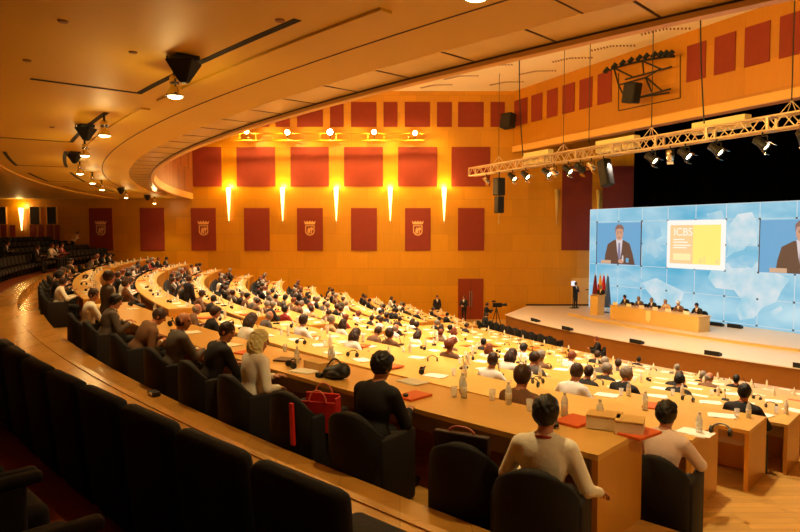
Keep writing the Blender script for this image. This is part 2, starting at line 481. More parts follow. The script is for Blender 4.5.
def person(src, loc, rz, top, hairc, style, label, group, vox=.022, bottom=None, scale=1.):
    me, hc, H = src
    o = bpy.data.objects.new('person', me); COL.objects.link(o)
    o.location = loc; o.rotation_euler = (0, 0, rz); o.scale = (scale,) * 3
    o.material_slots[TOP].link = 'OBJECT'; o.material_slots[TOP].material = TOPS[top]
    if bottom:
        o.material_slots[BOT].link = 'OBJECT'; o.material_slots[BOT].material = TOPS[bottom]
    if style: add_hair(o, hc, H, style, hairc, vox * .55)
    return tag(o, label, 'person', group)

# ================================================================== THE SETTING
PITZ = 0.
def wall_a(R, d=.05):            # angle at which circle R meets the left wall
    return math.degrees(math.asin(min(1, (CY - WALL + d) / R)))
A_NEAR = 47.2                    # near ends of the desk rows
A_OUT = 62.
bm = BM(); slab(bm, [(-4, WALL), (4, 6), (40, 6), (40, WALL)], -.2, 0.); 
floor = struct(bm, 'floor', M_floor)
for k in range(NROW):
    Ri, Ro = rowR(k) - .79, rowR(k) + 1.26
    if k == 0: Ro = 57.85
    z = floorZ(k)
    if k < NROW - 1:
        bm = BM(); sector(bm, Ri, Ro, wall_a(Ri), A_OUT, z - .36, z); struct(bm, 'floor', M_floor)
    if k and k < NROW:           # half steps of the near aisle and of the inner aisles
        bm = BM()
        sector(bm, Ro - .01, Ro + .42, 47.35, 51.5, z, z + .19)
        struct(bm, 'floor', M_floor)
bm = BM(); sector(bm, 57.85, 58.42, wall_a(58), A_OUT, EYE - 2.6, EYE - 2.05); struct(bm, 'floor', M_aisle)
for i, (R0, R1, dr) in enumerate(((58.42, 60.15, 1.85), (60.15, 61.3, 1.62), (61.3, 62.5, 1.36), (62.5, 67, 1.1))):
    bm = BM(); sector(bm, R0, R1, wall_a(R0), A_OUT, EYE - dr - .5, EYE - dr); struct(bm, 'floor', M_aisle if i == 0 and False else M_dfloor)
bm = BM(); sector(bm, 58.405, 58.48, wall_a(58), A_OUT, EYE - 2.05, EYE - 1.835); sector(bm, 58.405, 58.95, wall_a(58), A_OUT, EYE - 1.86, EYE - 1.845); struct(bm, 'trim_1', M_aisle)
# left wall
bm = BM(); box(bm, (-5, WALL + .15, 7.5), (52, .3, 15.6)); struct(bm, 'wall_left', M_wall)
# proscenium bulkhead
o0 = Vector((7.6, WALL, 0)); 
RQ = math.atan2(Q.y, Q.x)
def bulk(t, n, z): return o0 + Q * t + S * n + Vector((0, 0, z))     # n>0 towards the stage
bm = BM(); box(bm, (13, .0, (EYE + 5.35 + HALL) / 2), (26, .5, HALL - EYE - 5.35))
pw = struct(bm, 'wall_front', M_bulk); pw.location = o0 + S * .25; pw.rotation_euler = (0, 0, RQ)
bm = BM(); box(bm, (13, .0, EYE + 5.55), (26, .16, .4), .03); tr = struct(bm, 'trim_2', M_lip); tr.location = o0 - S * .08; tr.rotation_euler = (0, 0, RQ)
# black stage curtain
bm = BM()
pr_ = []
n = 150
for i in range(n + 1):
    t = i * 30 / n
    p = Vector((15.6, WALL - .05, 0)) + Vector((.482, -.876, 0)) * t + Vector((.876, .482, 0)) * (.10 * math.sin(t * 7))
    pr_.append((bm.verts.new((p.x, p.y, STAGE)), bm.verts.new((p.x, p.y, HALL + 4))))
for a, b in zip(pr_, pr_[1:]): bm.faces.new((a[0], b[0], b[1], a[1]))
tag(fin(bm, 'stage_curtain', M_curt), 'tall black curtain filling the stage house above and behind the blue video wall', 'curtain')
# stage house top (dark, over the stage)
bm = BM(); slab(bm, [(8.2, WALL), (34, WALL), (34, 5), (26, 5)], HALL + .01, HALL + .2); struct(bm, 'ceiling', M_curt)
# stage
def arc_pts(R, a0, a1, n=40): return [tuple(pol(R, a0 + (a1 - a0) * i / n)[:2]) for i in range(n + 1)]
bm = BM(); slab(bm, [(8.6, WALL - .02)] + arc_pts(34.8, 13.6, 58) + [(36, 20), (36, WALL - .02)], 0, STAGE - .04)
struct(bm, 'floor', M_stagef)
bm = BM(); slab(bm, [(8.6, WALL - .02)] + arc_pts(34.86, 13.6, 58) + [(36, 20), (36, WALL - .02)], STAGE - .04, STAGE); struct(bm, 'floor', M_stage)
bm = BM(); slab(bm, [(11.9, 40.8)] + arc_pts(31.3, 15.5, 58) + [(36, 21), (36, 40.8)], STAGE, PLAT - .02); struct(bm, 'floor', M_plate)
bm = BM(); slab(bm, [(11.9, 40.8)] + arc_pts(31.33, 15.5, 58) + [(36, 21), (36, 40.8)], PLAT - .02, PLAT); struct(bm, 'floor', M_stage)
# ceilings
bm = BM(); slab(bm, [(-26, WALL), (7.6, WALL), (7.6 + .426 * 26, WALL - .905 * 26), (25, -14), (-26, -14)], HALL, HALL + .25); struct(bm, 'ceiling', M_hceil)
bm = BM(); sector(bm, 55.1, 59.1, wall_a(55), 75, CEIL, CEIL + .2); struct(bm, 'ceiling', M_ceil)
bm = BM(); sector(bm, 59.1, 74, wall_a(59), 75, CEIL - .06, CEIL + .2); struct(bm, 'ceiling', M_ceil)
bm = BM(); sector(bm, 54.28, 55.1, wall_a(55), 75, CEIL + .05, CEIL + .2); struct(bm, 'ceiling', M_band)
bm = BM()
a = 6.
while a < 62:
    sector(bm, 54.3, 55.08, a, a + .03, CEIL + .042, CEIL + .055); a += 1.35
struct(bm, 'trim_3', M_seam)
bm = BM(); sector(bm, 54.14, 54.28, wall_a(54), 75, CEIL - .03, CEIL + .35); struct(bm, 'trim_4', M_lip)
bm = BM(); sector(bm, 54.28, 54.295, wall_a(54), 75, CEIL + .03, CEIL + .05); struct(bm, 'trim_5', M_seam)
bm = BM(); sector(bm, 54.15, 54.4, wall_a(54), 75, CEIL + .3, HALL); struct(bm, 'trim_9', M_fascia)
bm = BM(); sector(bm, 55.99, 56.02, wall_a(56), 70, CEIL - .004, CEIL + .01)
for a in (46., 50.5, 55): sector(bm, 55.12, 58.9, a, a + .025, CEIL - .004, CEIL + .01)
struct(bm, 'trim_6', M_seam)
bm = BM()
for i in range(-1, 5):           # channels in the rear ceiling
    a = 38.8 - 7.0 * i
    sector(bm, 57.12, 58.7, a, a + .09, CEIL - .006, CEIL + .01)
    sector(bm, 57.08, 57.18, a, a + 4.9, CEIL - .006, CEIL + .01)
    if i >= 2: sector(bm, 58.6, 58.7, a - .1, a + 4, CEIL - .006, CEIL + .01)
struct(bm, 'trim_7', M_slot)
bm = BM()
for i in range(-1, 5):
    a = 38.8 - 7.0 * i
    sector(bm, 56.58, 56.74, a - .3, a + 5.8, CEIL - .03, CEIL + .01)
struct(bm, 'trim_8', M_ceil)
# control booth windows far left, above the rear seats
for i, (x0, x1) in enumerate(((-5, 7), (30, 41), (47, 57.5))):
    p, q = at_y(x0, 207, WALL), at_y(x1, 224, WALL)
    bm = BM(); box(bm, ((p.x + q.x) / 2, WALL - .03, (p.z + q.z) / 2), (q.x - p.x, .06, p.z - q.z)); w_ = struct(bm, 'window_%d' % (i + 1), M_win)
    bm = BM(); 
    for s_ in (-1, 1): box(bm, ((p.x + q.x) / 2 + s_ * (q.x - p.x) / 2, WALL - .05, (p.z + q.z) / 2), (.06, .1, p.z - q.z))
    fin(bm, 'window_frame', M_lip, w_)
# door
p, q = at_y(458, 278.5, WALL), at_y(483, 321, WALL)
bm = BM(); box(bm, ((p.x + q.x) / 2, WALL - .03, p.z / 2), (q.x - p.x, .08, p.z)); d1 = struct(bm, 'door_1', M_door)
bm = BM(); box(bm, ((p.x + q.x) / 2, WALL - .075, p.z / 2), (.02, .02, p.z)); fin(bm, 'door_gap', M_seam, d1)
for s_ in (-.07, .07):
    bm = BM(); tube(bm, ((p.x + q.x) / 2 + s_, WALL - .13, .85), ((p.x + q.x) / 2 + s_, WALL - .13, 1.95), .022)
    for z in (.9, 1.9): tube(bm, ((p.x + q.x) / 2 + s_, WALL - .13, z), ((p.x + q.x) / 2 + s_, WALL - .06, z), .015)
    fin(bm, 'door_handle', M_steel, d1)
# stage-side service door, slightly set into the wall
p, q = at_y(577, 278, WALL), at_y(588, 306, WALL)
bm = BM(); box(bm, ((p.x + q.x) / 2 - .1, WALL - .01, (STAGE + p.z) / 2), (q.x - p.x + .5, .04, p.z - STAGE)); d2 = struct(bm, 'door_2', M_lip)
bm = BM(); box(bm, (q.x - .1, WALL - .06, STAGE + 1.1), (.16, .08, .06)); fin(bm, 'door_handle', M_black, d2)
bm = BM(); box(bm, (12, WALL - .04, STAGE + .06), (7, .06, .1)); struct(bm, 'baseboard_left', M_seam)

# ================================================================== THINGS ON THE WALLS
def red_panel(x0, x1, y0, y1, name, label, group, depth=.05, m=M_red):
    p, q = at_y(x0, y0, WALL), at_y(x1, y1, WALL)
    bm = BM(); box(bm, (0, 0, 0), (q.x - p.x, depth, p.z - q.z), .008, seg=1)
    o = fin(bm, name, m); o.location = ((p.x + q.x) / 2, WALL - depth / 2 - .006, (p.z + q.z) / 2)
    return tag(o, label, 'wall panel', group)
G = 'red fabric panels on the orange veneer wall'
for i, (x0, x1) in enumerate(((89, 113.5), (140, 165), (191, 216.5), (244, 270), (297, 323), (351, 377), (405, 430.5), (458, 484))):
    crest = i in (0, 2, 4, 6)
    o = red_panel(x0, x1, 208, 250.5, 'wall_panel', 'upright red panel %sin the lower band of the orange wall, %s of eight from the left' % ('with pale bear crest ' if crest else 'without crest ', nth(i + 1)), G)
    if crest:
        em = BM(); s = 1.
        # shield outline, crown, bear and tree
        out = [(-.36, .36), (.36, .36), (.36, -.18), (.24, -.36), (0, -.44), (-.24, -.36), (-.36, -.18)]
        inn = [(x * .8, z * .82) for x, z in out]
        for j in range(7):
            a_, b_ = out[j], out[(j + 1) % 7]; c_, d_ = inn[(j + 1) % 7], inn[j]
            prism(em, [a_, b_, c_, d_], -.045, -.03)
        prism(em, [(-.38, .44), (.38, .44), (.46, .72), (.3, .6), (.2, .72), (.1, .6), (0, .74), (-.1, .6), (-.2, .72), (-.3, .6), (-.46, .72)], -.045, -.03)
        prism(em, [(.10, -.28), (.16, -.28), (.16, .0), (.10, .0)], -.045, -.03)
        prism(em, [(.13 + .13 * math.cos(t_), .09 + .13 * math.sin(t_)) for t_ in [q_ * PI / 5 for q_ in range(10)]], -.045, -.03)
        prism(em, [(-.18, -.28), (-.1, -.28), (-.07, -.12), (-.02, -.28), (.05, -.28), (.02, -.06), (.09, .06), (.05, .1), (-.03, .06), (-.02, .16), (-.1, .2), (-.16, .12), (-.19, -.1)], -.045, -.03)
        e_ = fin(em, 'crest', M_emb, o); e_.location = (0, 0, -.05); e_.scale = (.86, 1, .86)
for i, (x0, x1) in enumerate(((186, 222), (236.5, 275.5), (290.5, 329), (344, 383), (398, 437), (451.5, 490))):
    red_panel(x0, x1, 147, 186.5, 'wall_panel', 'large red panel in the middle band of the orange wall, %s of six from the left' % nth(i + 1), G)
ups = ((243.5, 269.5), (275.5, 290), (297, 323), (330, 343.7), (351, 376.5), (383.5, 397.5), (404.7, 430), (437, 451.7), (458, 483.5), (490.5, 504.6))
for i, (x0, x1) in enumerate(ups):
    red_panel(x0, x1, 102, 127, 'wall_panel', '%s red panel in the top band of the orange wall, %s of ten from the left' % ('wide' if i % 2 == 0 else 'narrow', nth(i + 1)), G)
for i, (x0, x1) in enumerate(((562.3, 591), (603, 632))):
    red_panel(x0, x1, 166, 250.3, 'stage_side_panel', ('tall dark red panel on the wall left of the video wall' , 'tall dark red panel behind the top left corner of the video wall')[i], None, m=M_red2)
for i, (x0, x1) in enumerate(((1, 7), (10, 16), (30, 36), (38.5, 44), (47, 53), (55, 60))):
    red_panel(x0, x1, 225, 241, 'booth_panel', 'small dark red panel under the booth windows, %s of six from the left' % nth(i + 1), 'small red panels under the booth windows', m=M_red2)
# red panels of the bulkhead, seen at an angle
def on_bulk(x, y):
    r = ray(x, y); n_ = S; o_ = o0 - Vector((0, 0, EYE))
    t_ = (o_.dot(n_)) / r.dot(n_); return r * t_ + Vector((0, 0, EYE))
bp = ((515, 528), (532, 542.7), (547.5, 558), (563, 575), (580, 592.7), (598, 612), (686.7, 705.5), (714, 735), (744, 769), (778.5, 806))
for i, (x0, x1) in enumerate(bp):
    p, q = on_bulk(x0, 80), on_bulk(x1, 80)
    t0, t1 = (p - o0).dot(Q), (q - o0).dot(Q)
    bm = BM(); box(bm, (0, 0, 0), (t1 - t0, .05, 1.68), .008, seg=1)
    o = fin(bm, 'bulkhead_panel', M_red); o.location = bulk((t0 + t1) / 2, -.025, EYE + 7.9); o.rotation_euler = (0, 0, RQ)
    tag(o, 'red panel on the slanting bulkhead over the stage, %s of ten from the corner' % nth(i + 1), 'wall panel', 'red panels over the stage opening')
# sconces
sc_px = [(229.3, 188, 1), (283, 188, 1), (336.5, 188, 1), (390.3, 188, 1), (444, 188, 1), (498.5, 188, 0), (556, 189, 0), (597.5, 190, 0), (23, 208, 1)]
lit_i = 0
for i, (x, y, lit) in enumerate(sc_px):
    p = at_y(x, y, WALL); hgt = 2.3 if i < 8 else 1.6
    if lit:
        lit_i += 1
        lab = 'glowing glass cone sconce on the orange wall, %s of five lit from left' % nth(lit_i) if i < 5 else 'glowing glass cone sconce between the booth windows at far left'
    else: lab = ('unlit glass cone sconce on the wall behind the hanging loudspeaker', 'unlit glass cone sconce left of the tall dark red panel', 'unlit glass cone sconce just above the video wall corner')[i - 5]
    o = empty('wall_sconce', (p.x, WALL - .22, p.z - hgt), 0, lab, 'wall lamp', 'cone sconces on the wall')
    bm = BM(); lathe(bm, [(.015, 0), (.17, hgt), (.15, hgt), (.01, .05)], 14); fin(bm, 'shade', M_scon if lit else M_scoff, o, True)
    bm = BM(); lathe(bm, [(.0, -.12), (.03, 0), (.03, .1), (.015, .12)], 10); fin(bm, 'tip', M_steel, o)
    bm = BM(); box(bm, (0, .12, hgt * .55), (.06, .2, .06)); fin(bm, 'bracket', M_steel, o)
    if lit:
        l = lamp('POINT', (0, -.2, hgt + .12), 110 if i < 8 else 45, (1, .66, .20), .12, name='sconce_light'); l.parent = o
# lighting rail with five wash lamps in front of the wall
p, q = at_y(232, 137, 41.8), at_y(424, 137, 41.8)
o = empty('lighting_rail', ((p.x + q.x) / 2, 41.8, p.z), 0, 'long horizontal wooden lighting rail carrying five bright lamps across the orange wall', 'lighting rail')
Ln = q.x - p.x
for dz in (-.22, .22):
    bm = BM(); box(bm, (0, 0, dz), (Ln, .07, .07), .01); fin(bm, 'rail_tube', M_bulk, o)
for j in range(12):
    bm = BM(); box(bm, (-Ln / 2 + Ln * (j + .5) / 12, 0, 0), (.05, .06, .44)); fin(bm, 'strut', M_bulk, o)
for s_ in (-1, 0, 1):
    bm = BM(); box(bm, (s_ * Ln * .42, .6, 0), (.08, 1.2, .08)); fin(bm, 'wall_arm', M_lip, o)
for j, (x, y) in enumerate(((246, 131), (287, 132), (330, 132), (374, 132), (415, 133))):
    c = at_y(x, y, 41.5)
    o = empty('wash_lamp', c, 0, 'bright round wash lamp on the horizontal rail, %s of five from the left' % nth(j + 1), 'spotlight', 'wash lamps on the rail')
    bm = BM(); lathe(bm, [(.1, 0), (.17, .26), (.19, .3), (.17, .3)], 14)
    h_ = fin(bm, 'housing', M_chrome, o, True); h_.rotation_euler = (PI / 2, 0, 0); h_.location = (0, .32, 0)
    bm = BM(); ball(bm, (0, 0, 0), .19 if j == 2 else .15, s=(1, .3, 1)); fin(bm, 'lens', M_bulbo if j != 2 else M_bulbw, o, True)
    bm = BM(); tube(bm, (0, .15, -.1), (0, .3, -.35), .025); fin(bm, 'bracket', M_black, o)
    l = lamp('SPOT', (0, -.25, 0), 600, (1, .70, .22), .12, name='wash_light', spot=150, blend=.8); l.parent = o; l.rotation_euler = (math.radians(55), 0, 0)
# vents in the hall ceiling
vl = ((434, 85, .0), (459, 76, 0), (505, 82, 0), (536, 71, 0), (571, 58, 0), (612, 46, 0), (665, 29, 0), (492, 65, 0))
for j, (x, y, _) in enumerate(vl):
    c = at_z(x, y, HALL)
    o = empty('ceiling_vent', (c.x, c.y, HALL), math.radians(-25), 'V-shaped vent slots in the cream hall ceiling, %s from the left' % nth(sorted(v[0] for v in vl).index(x) + 1), 'vent', 'vents in the hall ceiling')
    bm = BM(); bm2 = BM()
    for i in range(7):
        box(bm, (-.07 - .16 * i, .06 * i, -.012), (.07, .26, .024)); box(bm2, (.07 + .16 * i, .06 * i, -.012), (.07, .26, .024))
    fin(bm, 'slot_row', M_vent, o); fin(bm2, 'slot_row', M_vent, o)
# rear-ceiling spotlights
def ceil_spot(x, y, label, big=1., cone=None):
    c = at_z(x, y, CEIL - .42 * big)
    o = empty('ceiling_spotlight', (c.x, c.y, CEIL), 0, label, 'spotlight', 'spotlights under the rear ceiling')
    bm = BM(); tube(bm, (0, 0, 0), (0, 0, -.14 * big), .025); tube(bm, (0, 0, -.02), (0, 0, 0), .06); fin(bm, 'stem', M_black, o)
    bm = BM(); lathe(bm, [(.045, -.12 * big), (.07, -.16 * big), (.07, -.24 * big), (.055, -.27 * big), (.08, -.31 * big), (.12, -.39 * big), (.125, -.42 * big), (.11, -.41 * big)], 16); fin(bm, 'reflector', M_chrome, o, True)
    bm = BM(); ball(bm, (0, 0, -.40 * big), .108, s=(1, 1, .45)); fin(bm, 'bulb', M_bulb, o, True)
    l = lamp('POINT', (0, 0, -.52 * big), 26, (1, .70, .26), .1, name='spot_glow'); l.parent = o
    l = lamp('SPOT', (0, 0, -.5 * big), 260, (1, .72, .30), .1, name='spot_beam', spot=110, blend=.7); l.parent = o
for x, y, lab in ((175, 97, 'chrome spotlight hanging under the largest black funnel at the near ceiling slot'), (104.5, 136, 'chrome spotlight at the end of the second ceiling slot'),
                  (85, 156, 'chrome spotlight directly below the second black funnel'), (80, 174, 'chrome spotlight below the third black funnel, left of a dark bracket'),
                  (92.5, 183.5, 'small ceiling spotlight just below and right of the third funnel'), (102, 190, 'small ceiling spotlight, third from the far right end of the line'),
                  (126, 198, 'small ceiling spotlight, second from the far right end of the line'), (154.5, 203.5, 'farthest small ceiling spotlight, right end of the line above the crested panels')):
    ceil_spot(x, y, lab)
for x, y, s_, lab in ((184, 70, 1., 'large black funnel-shaped housing under the near ceiling slot'), (86, 133, .95, 'black funnel-shaped housing at the corner of the second ceiling slot'), (74.5, 158, .9, 'small black funnel-shaped housing over the third ceiling slot'), (121, 191, .9, 'tiny black funnel-shaped housing fourth along the ceiling'), (147.5, 198, .9, 'farthest tiny black funnel-shaped housing along the ceiling')):
    c = at_z(x, y, CEIL - .17)
    o = empty('ceiling_projector', (c.x, c.y, CEIL), math.radians(40), lab, 'projector', 'black funnels under the rear ceiling')
    bm = BM(); r = bmesh.ops.create_cone(bm, cap_ends=True, segments=4, radius1=.07 * s_, radius2=.26 * s_, depth=.28 * s_); bmesh.ops.translate(bm, vec=(0, 0, -.2), verts=r['verts'])
    bmesh.ops.bevel(bm, geom=list(bm.edges), offset=.015, segments=1, affect='EDGES'); fin(bm, 'funnel', M_blackm, o)
    bm = BM(); box(bm, (0, 0, -.03), (.30 * s_, .34 * s_, .06), .01); fin(bm, 'mounting_box', M_black, o)
    bm = BM(); tube(bm, (-.2 * s_, 0, -.1), (-.2 * s_, .06, -.01), .012); fin(bm, 'bracket', M_black, o)
for j, (x, y) in enumerate(((133, 52), (63, 21), (27, 60), (52, 127), (280, 20))):
    c = at_z(x, y, CEIL); bm = BM(); lathe(bm, [(.01, -.02), (.05, -.015), (.055, 0)], 12)
    o = fin(bm, 'smoke_detector', mat('detector_brown', (150, 96, 44), .6)); o.location = (c.x, c.y, CEIL)
    tag(o, ('small round detector on the rear ceiling left of the near spotlight', 'faint ceiling detector near the top left corner', 'tiny ceiling detector close to the left edge', 'tiny ceiling detector over the second slot', 'tiny ceiling detector between the long slot ends')[j], 'detector', 'small detectors on the rear ceiling')

# ================================================================== LIGHTING TRUSS OVER THE STAGE FRONT
A = Vector((4.6, 41., EYE + 3.87)); TD = Vector((.43, -.903, 0)).normalized(); TL = 25.
tr = empty('lighting_truss', A, math.atan2(TD.y, TD.x), 'long aluminium lattice truss hung on cables across the front of the stage', 'truss')
HW = .24
for i, (y, z) in enumerate(((-HW, HW), (HW, HW), (-HW, -HW), (HW, -HW))):
    bm = BM(); tube(bm, (0, y, z), (TL, y, z), .042); fin(bm, 'chord', M_truss, tr, True)
for y in (-HW, HW):
    bm = BM(); x = 0.; up = True
    while x < TL - .4:
        tube(bm, (x, y, -HW if up else HW), (x + .42, y, HW if up else -HW), .022, n=6); x += .42; up = not up
    fin(bm, 'lattice', M_truss, tr)
for j in range(11):
    x = TL * j / 10; bm = BM()
    for y in (-HW, HW): box(bm, (x, y, 0), (.09, .07, .5))
    for z in (-HW, HW): box(bm, (x, 0, z), (.09, .5, .07))
    fin(bm, 'joint_frame', M_truss, tr)
def truss_t(x):          # parameter along the truss under image column x
    u = (x - 400) / F
    return (u * A.y - A.x) / (TD.x - u * TD.y)
for j, (x, thick) in enumerate(((498, .015), (562, .015), (649, .02), (787, .02))):
    t = truss_t(x); b = A + TD * t + Vector((0, 0, HW))
    o = empty('truss_cable', b, 0, 'thin steel cable with bridle holding the truss from the ceiling, %s from the left' % nth(j + 1), 'cable', 'truss hanging cables')
    bm = BM(); tube(bm, (0, 0, .45), (0, 0, HALL - b.z), thick, n=6); fin(bm, 'cable', M_black, o)
    bm = BM()
    for s_ in (-1, 1):
        for e in (-1, 1): tube(bm, (0, 0, .45), (TD.x * .3 * s_ + TD.y * .2 * e, TD.y * .3 * s_ - TD.x * .2 * e, 0), .014, n=6)
    fin(bm, 'bridle', M_truss, o)
for j, (x, y0, y1, dx) in enumerate(((531, 55, 143, 5), (602, 42, 138, 1), (711, 19, 112, 6))):
    c = at_y(x, y0, 30 if j != 2 else 25)
    pts = []
    t = truss_t(x); b = A + TD * t - S * .9
    top = Vector((b.x, b.y, HALL)); 
    bm = BM()
    last = top
    for i in range(1, 9):
        f = i / 8; p = top.lerp(b + Vector((.0, 0, .3)), f) + Vector((.25 * f * f * (dx > 2), 0, 0))
        tube(bm, last, p, .03 if j != 1 else .018, n=6); last = p
    o = fin(bm, 'power_cable', M_black)
    tag(o, ('thick black cable drooping to the truss beside the small corner loudspeaker', 'straight black cable dropping to the truss left of the curved light frame', 'thick black cable curving down between red bulkhead panels')[j], 'cable')
# lamps on the truss
tl = ((486, 0, .2), (512, 1, -1.05), (525, 1, -1.05), (546, 1, -1.05), (553, 0, .1), (567, 1, -1.05), (579, 1, -.2), (590, 0, -.3), (650, 1, -1.05), (668, 0, .5), (683, 2, -1.1), (714, 1, -1.05), (759, 1, -1.05), (800, 1, .1))
for j, (x, big, tilt) in enumerate(tl):
    t = truss_t(x); b = A + TD * t + Vector((0, 0, -HW))
    o = empty('stage_spotlight', b, math.atan2(S.y, S.x) - PI / 2, ('brightest ' if big == 2 else '') + 'black stage spotlight clamped under the truss, %s lamp from its left end' % nth(j + 1), 'spotlight', 'spotlights under the stage truss')
    bm = BM(); tube(bm, (0, 0, .05), (0, 0, -.16), .03); tube(bm, (-.2, 0, -.16), (.2, 0, -.16), .02); tube(bm, (-.2, 0, -.16), (-.2, 0, -.42), .02); tube(bm, (.2, 0, -.16), (.2, 0, -.42), .02); fin(bm, 'yoke', M_black, o)
    R_ = RZ(tilt * 1.2) @ RX(math.radians(52))
    bm = BM(); s_ = 1. if big else .8
    lathe(bm, [(.06, -.34), (.15, -.3), (.15, -.05), (.19, .1), (.2, .22), (.17, .22), (.14, .1)], 14)
    bmesh.ops.scale(bm, vec=(s_,) * 3, verts=bm.verts); bmesh.ops.rotate(bm, cent=(0, 0, 0), matrix=R_ @ RX(PI), verts=bm.verts); bmesh.ops.translate(bm, vec=(0, 0, -.42), verts=bm.verts)
    fin(bm, 'housing', M_black if big != 0 else M_chrome, o, True)
    bm = BM(); ball(bm, (0, 0, 0), .13 * s_, s=(1, 1, .3)); bmesh.ops.translate(bm, vec=(0, 0, -.17 * s_), verts=bm.verts); bmesh.ops.rotate(bm, cent=(0, 0, 0), matrix=R_, verts=bm.verts); bmesh.ops.translate(bm, vec=(0, 0, -.42), verts=bm.verts)
    fin(bm, 'lens', M_bulbw if big == 2 else M_bulb, o, True)
    for f in (-1, 1):
        bm = BM(); box(bm, (.0, f * .2 * s_, -.3 * s_), (.32 * s_, .01, .2 * s_)); bmesh.ops.rotate(bm, cent=(0, 0, 0), matrix=R_, verts=bm.verts); bmesh.ops.translate(bm, vec=(0, 0, -.42), verts=bm.verts); fin(bm, 'barn_door', M_chrome, o)
# hanging loudspeakers
def hang_box(name, x, y0, y1, w, dep, label, d=None, tilt=0.):
    t = truss_t(x); b = A + TD * t
    p0, p1 = at_y(x, y0, b.y), at_y(x, y1, b.y)
    o = empty(name, (b.x, b.y, p0.z), math.radians(-65), label, 'loudspeaker', 'loudspeakers hanging from the truss')
    h_ = p0.z - p1.z
    bm = BM(); box(bm, (0, 0, -h_ / 2), (w, dep, h_), .03); bmesh.ops.rotate(bm, cent=(0, 0, 0), matrix=RY(tilt), verts=bm.verts); fin(bm, 'cabinet', M_blackm, o)
    bm = BM(); box(bm, (0, -dep / 2 - .005, -h_ / 2), (w * .86, .02, h_ * .9), .005); bmesh.ops.rotate(bm, cent=(0, 0, 0), matrix=RY(tilt), verts=bm.verts); fin(bm, 'grille', M_black, o)
    bm = BM(); tube(bm, (0, 0, 0), (0, 0, b.z - p0.z - HW), .03); fin(bm, 'hanger', M_black, o)
hang_box('hanging_loudspeaker', 498.5, 178, 195.5, .6, .5, 'upper black loudspeaker of the pair under the left end of the truss')
hang_box('hanging_loudspeaker', 498.8, 196.5, 213, .46, .42, 'lower black loudspeaker of the pair under the left end of the truss')
hang_box('hanging_loudspeaker', 602, 160, 187, .5, .45, 'tilted black loudspeaker column under the middle of the truss above the video wall', tilt=-.25)
# corner loudspeaker on the bulkhead
c = on_bulk(520, 122)
o = empty('corner_loudspeaker', c - S * .95, RQ + .25, 'small black loudspeaker mounted high in the corner of wall and bulkhead', 'loudspeaker')
bm = BM(); box(bm, (0, 0, 0), (.85, .6, .95), .05, rot=RX(-.15)); fin(bm, 'cabinet', M_blackm, o)
bm = BM(); box(bm, (0, -.31, -.04), (.72, .03, .8), .01, rot=RX(-.15)); fin(bm, 'grille', M_black, o)
bm = BM(); tube(bm, (0, .2, 0), (0, .8, .1), .04); fin(bm, 'bracket', M_black, o)
# cream boxes under the bulkhead
for j, (x0, x1, y0, y1) in enumerate(((512, 536, 152, 163), (583, 620, 138, 151), (677, 728, 118, 132))):
    t0, t1 = truss_t(x0), truss_t(x1)
    b = A + TD * ((t0 + t1) / 2) + S * .9
    k_ = b.y
    p0, p1 = at_y(x0, (y0 + y1) / 2 - 6, k_), at_y(x1, (y0 + y1) / 2 + 6, k_)
    o = fin(BM_box((0, 0, 0), ((t1 - t0) * 1.02, .5, p0.z - p1.z), .02) if False else (lambda bm: (box(bm, (0, 0, 0), ((t1 - t0) * 1.02, .4, p0.z - p1.z), .02), bm)[1])(BM()), 'projector_box', M_cream)
    o.location = (b.x, b.y, (p0.z + p1.z) / 2); o.rotation_euler = (0, 0, math.atan2(TD.y, TD.x))
    tag(o, ('shortest cream box behind the left part of the truss', 'cream box behind the truss left of the middle', 'longest cream box behind the truss below the red bulkhead panels')[j], 'box', 'cream boxes behind the truss')
# curved light frame with pipes and a loudspeaker in the bulkhead recess
p, q = on_bulk(617, 70), on_bulk(676, 70)
t0, t1 = (p - o0).dot(Q), (q - o0).dot(Q)
def on_front(x, y, off):            # point of the plane standing OFF in front of the bulkhead
    r = ray(x, y); o_ = o0 - S * off - Vector((0, 0, EYE)); return r * (o_.dot(S) / r.dot(S)) + Vector((0, 0, EYE))
FP = lambda x, y, off=.6: on_front(590 + x / 6.65, 40 + y / 6.65, off)
org_ = FP(330, 260)
o = empty('light_frame', org_, 0, 'black pipe frame with a curved row of small lamps hung before the bulkhead', 'lighting frame')
def pipe(pts, r, name, m, off=.6):
    bm = BM()
    for a_, b_ in zip(pts, pts[1:]): tube(bm, FP(*a_, off) - org_, FP(*b_, off) - org_, r, n=6)
    fin(bm, name, m, o)
pipe([(190, 220), (190, 470), (600, 385), (600, 100)], .025, 'recess_edge', M_seam, .02)
bar = [(90, 215), (125, 200), (160, 188), (205, 173), (250, 160), (300, 148), (350, 138), (400, 128), (450, 120), (500, 113), (560, 108)]
pipe(bar, .06, 'curved_bar', M_black)
for (x, y) in ((108, 198), (160, 170), (215, 150), (270, 133), (325, 118), (372, 106), (425, 97), (465, 92), (500, 89), (537, 88)):
    c_ = FP(x, y, .65) - org_; bm = BM(); tube(bm, c_ + Vector((-.12, .0, -.14)), c_ + Vector((.08, -.1, .08)), .10, .12, 10); tube(bm, c_, FP(x + 4, y + 26) - org_, .03, n=6); fin(bm, 'small_lamp', M_blackm, o)
for a_, b_ in (((160, 190), (190, 300)), ((190, 300), (240, 400)), ((160, 185), (280, 245)), ((190, 300), (370, 250)), ((235, 262), (540, 178)), ((350, 140), (358, 225)), ((350, 140), (465, 190)), ((370, 250), (470, 190)), ((370, 250), (410, 345)), ((375, 250), (475, 335)), ((330, 380), (535, 325)), ((340, 378), (525, 350))):
    pipe([a_, b_], .045, 'pipe', M_black)
c = FP(278, 352, .9)
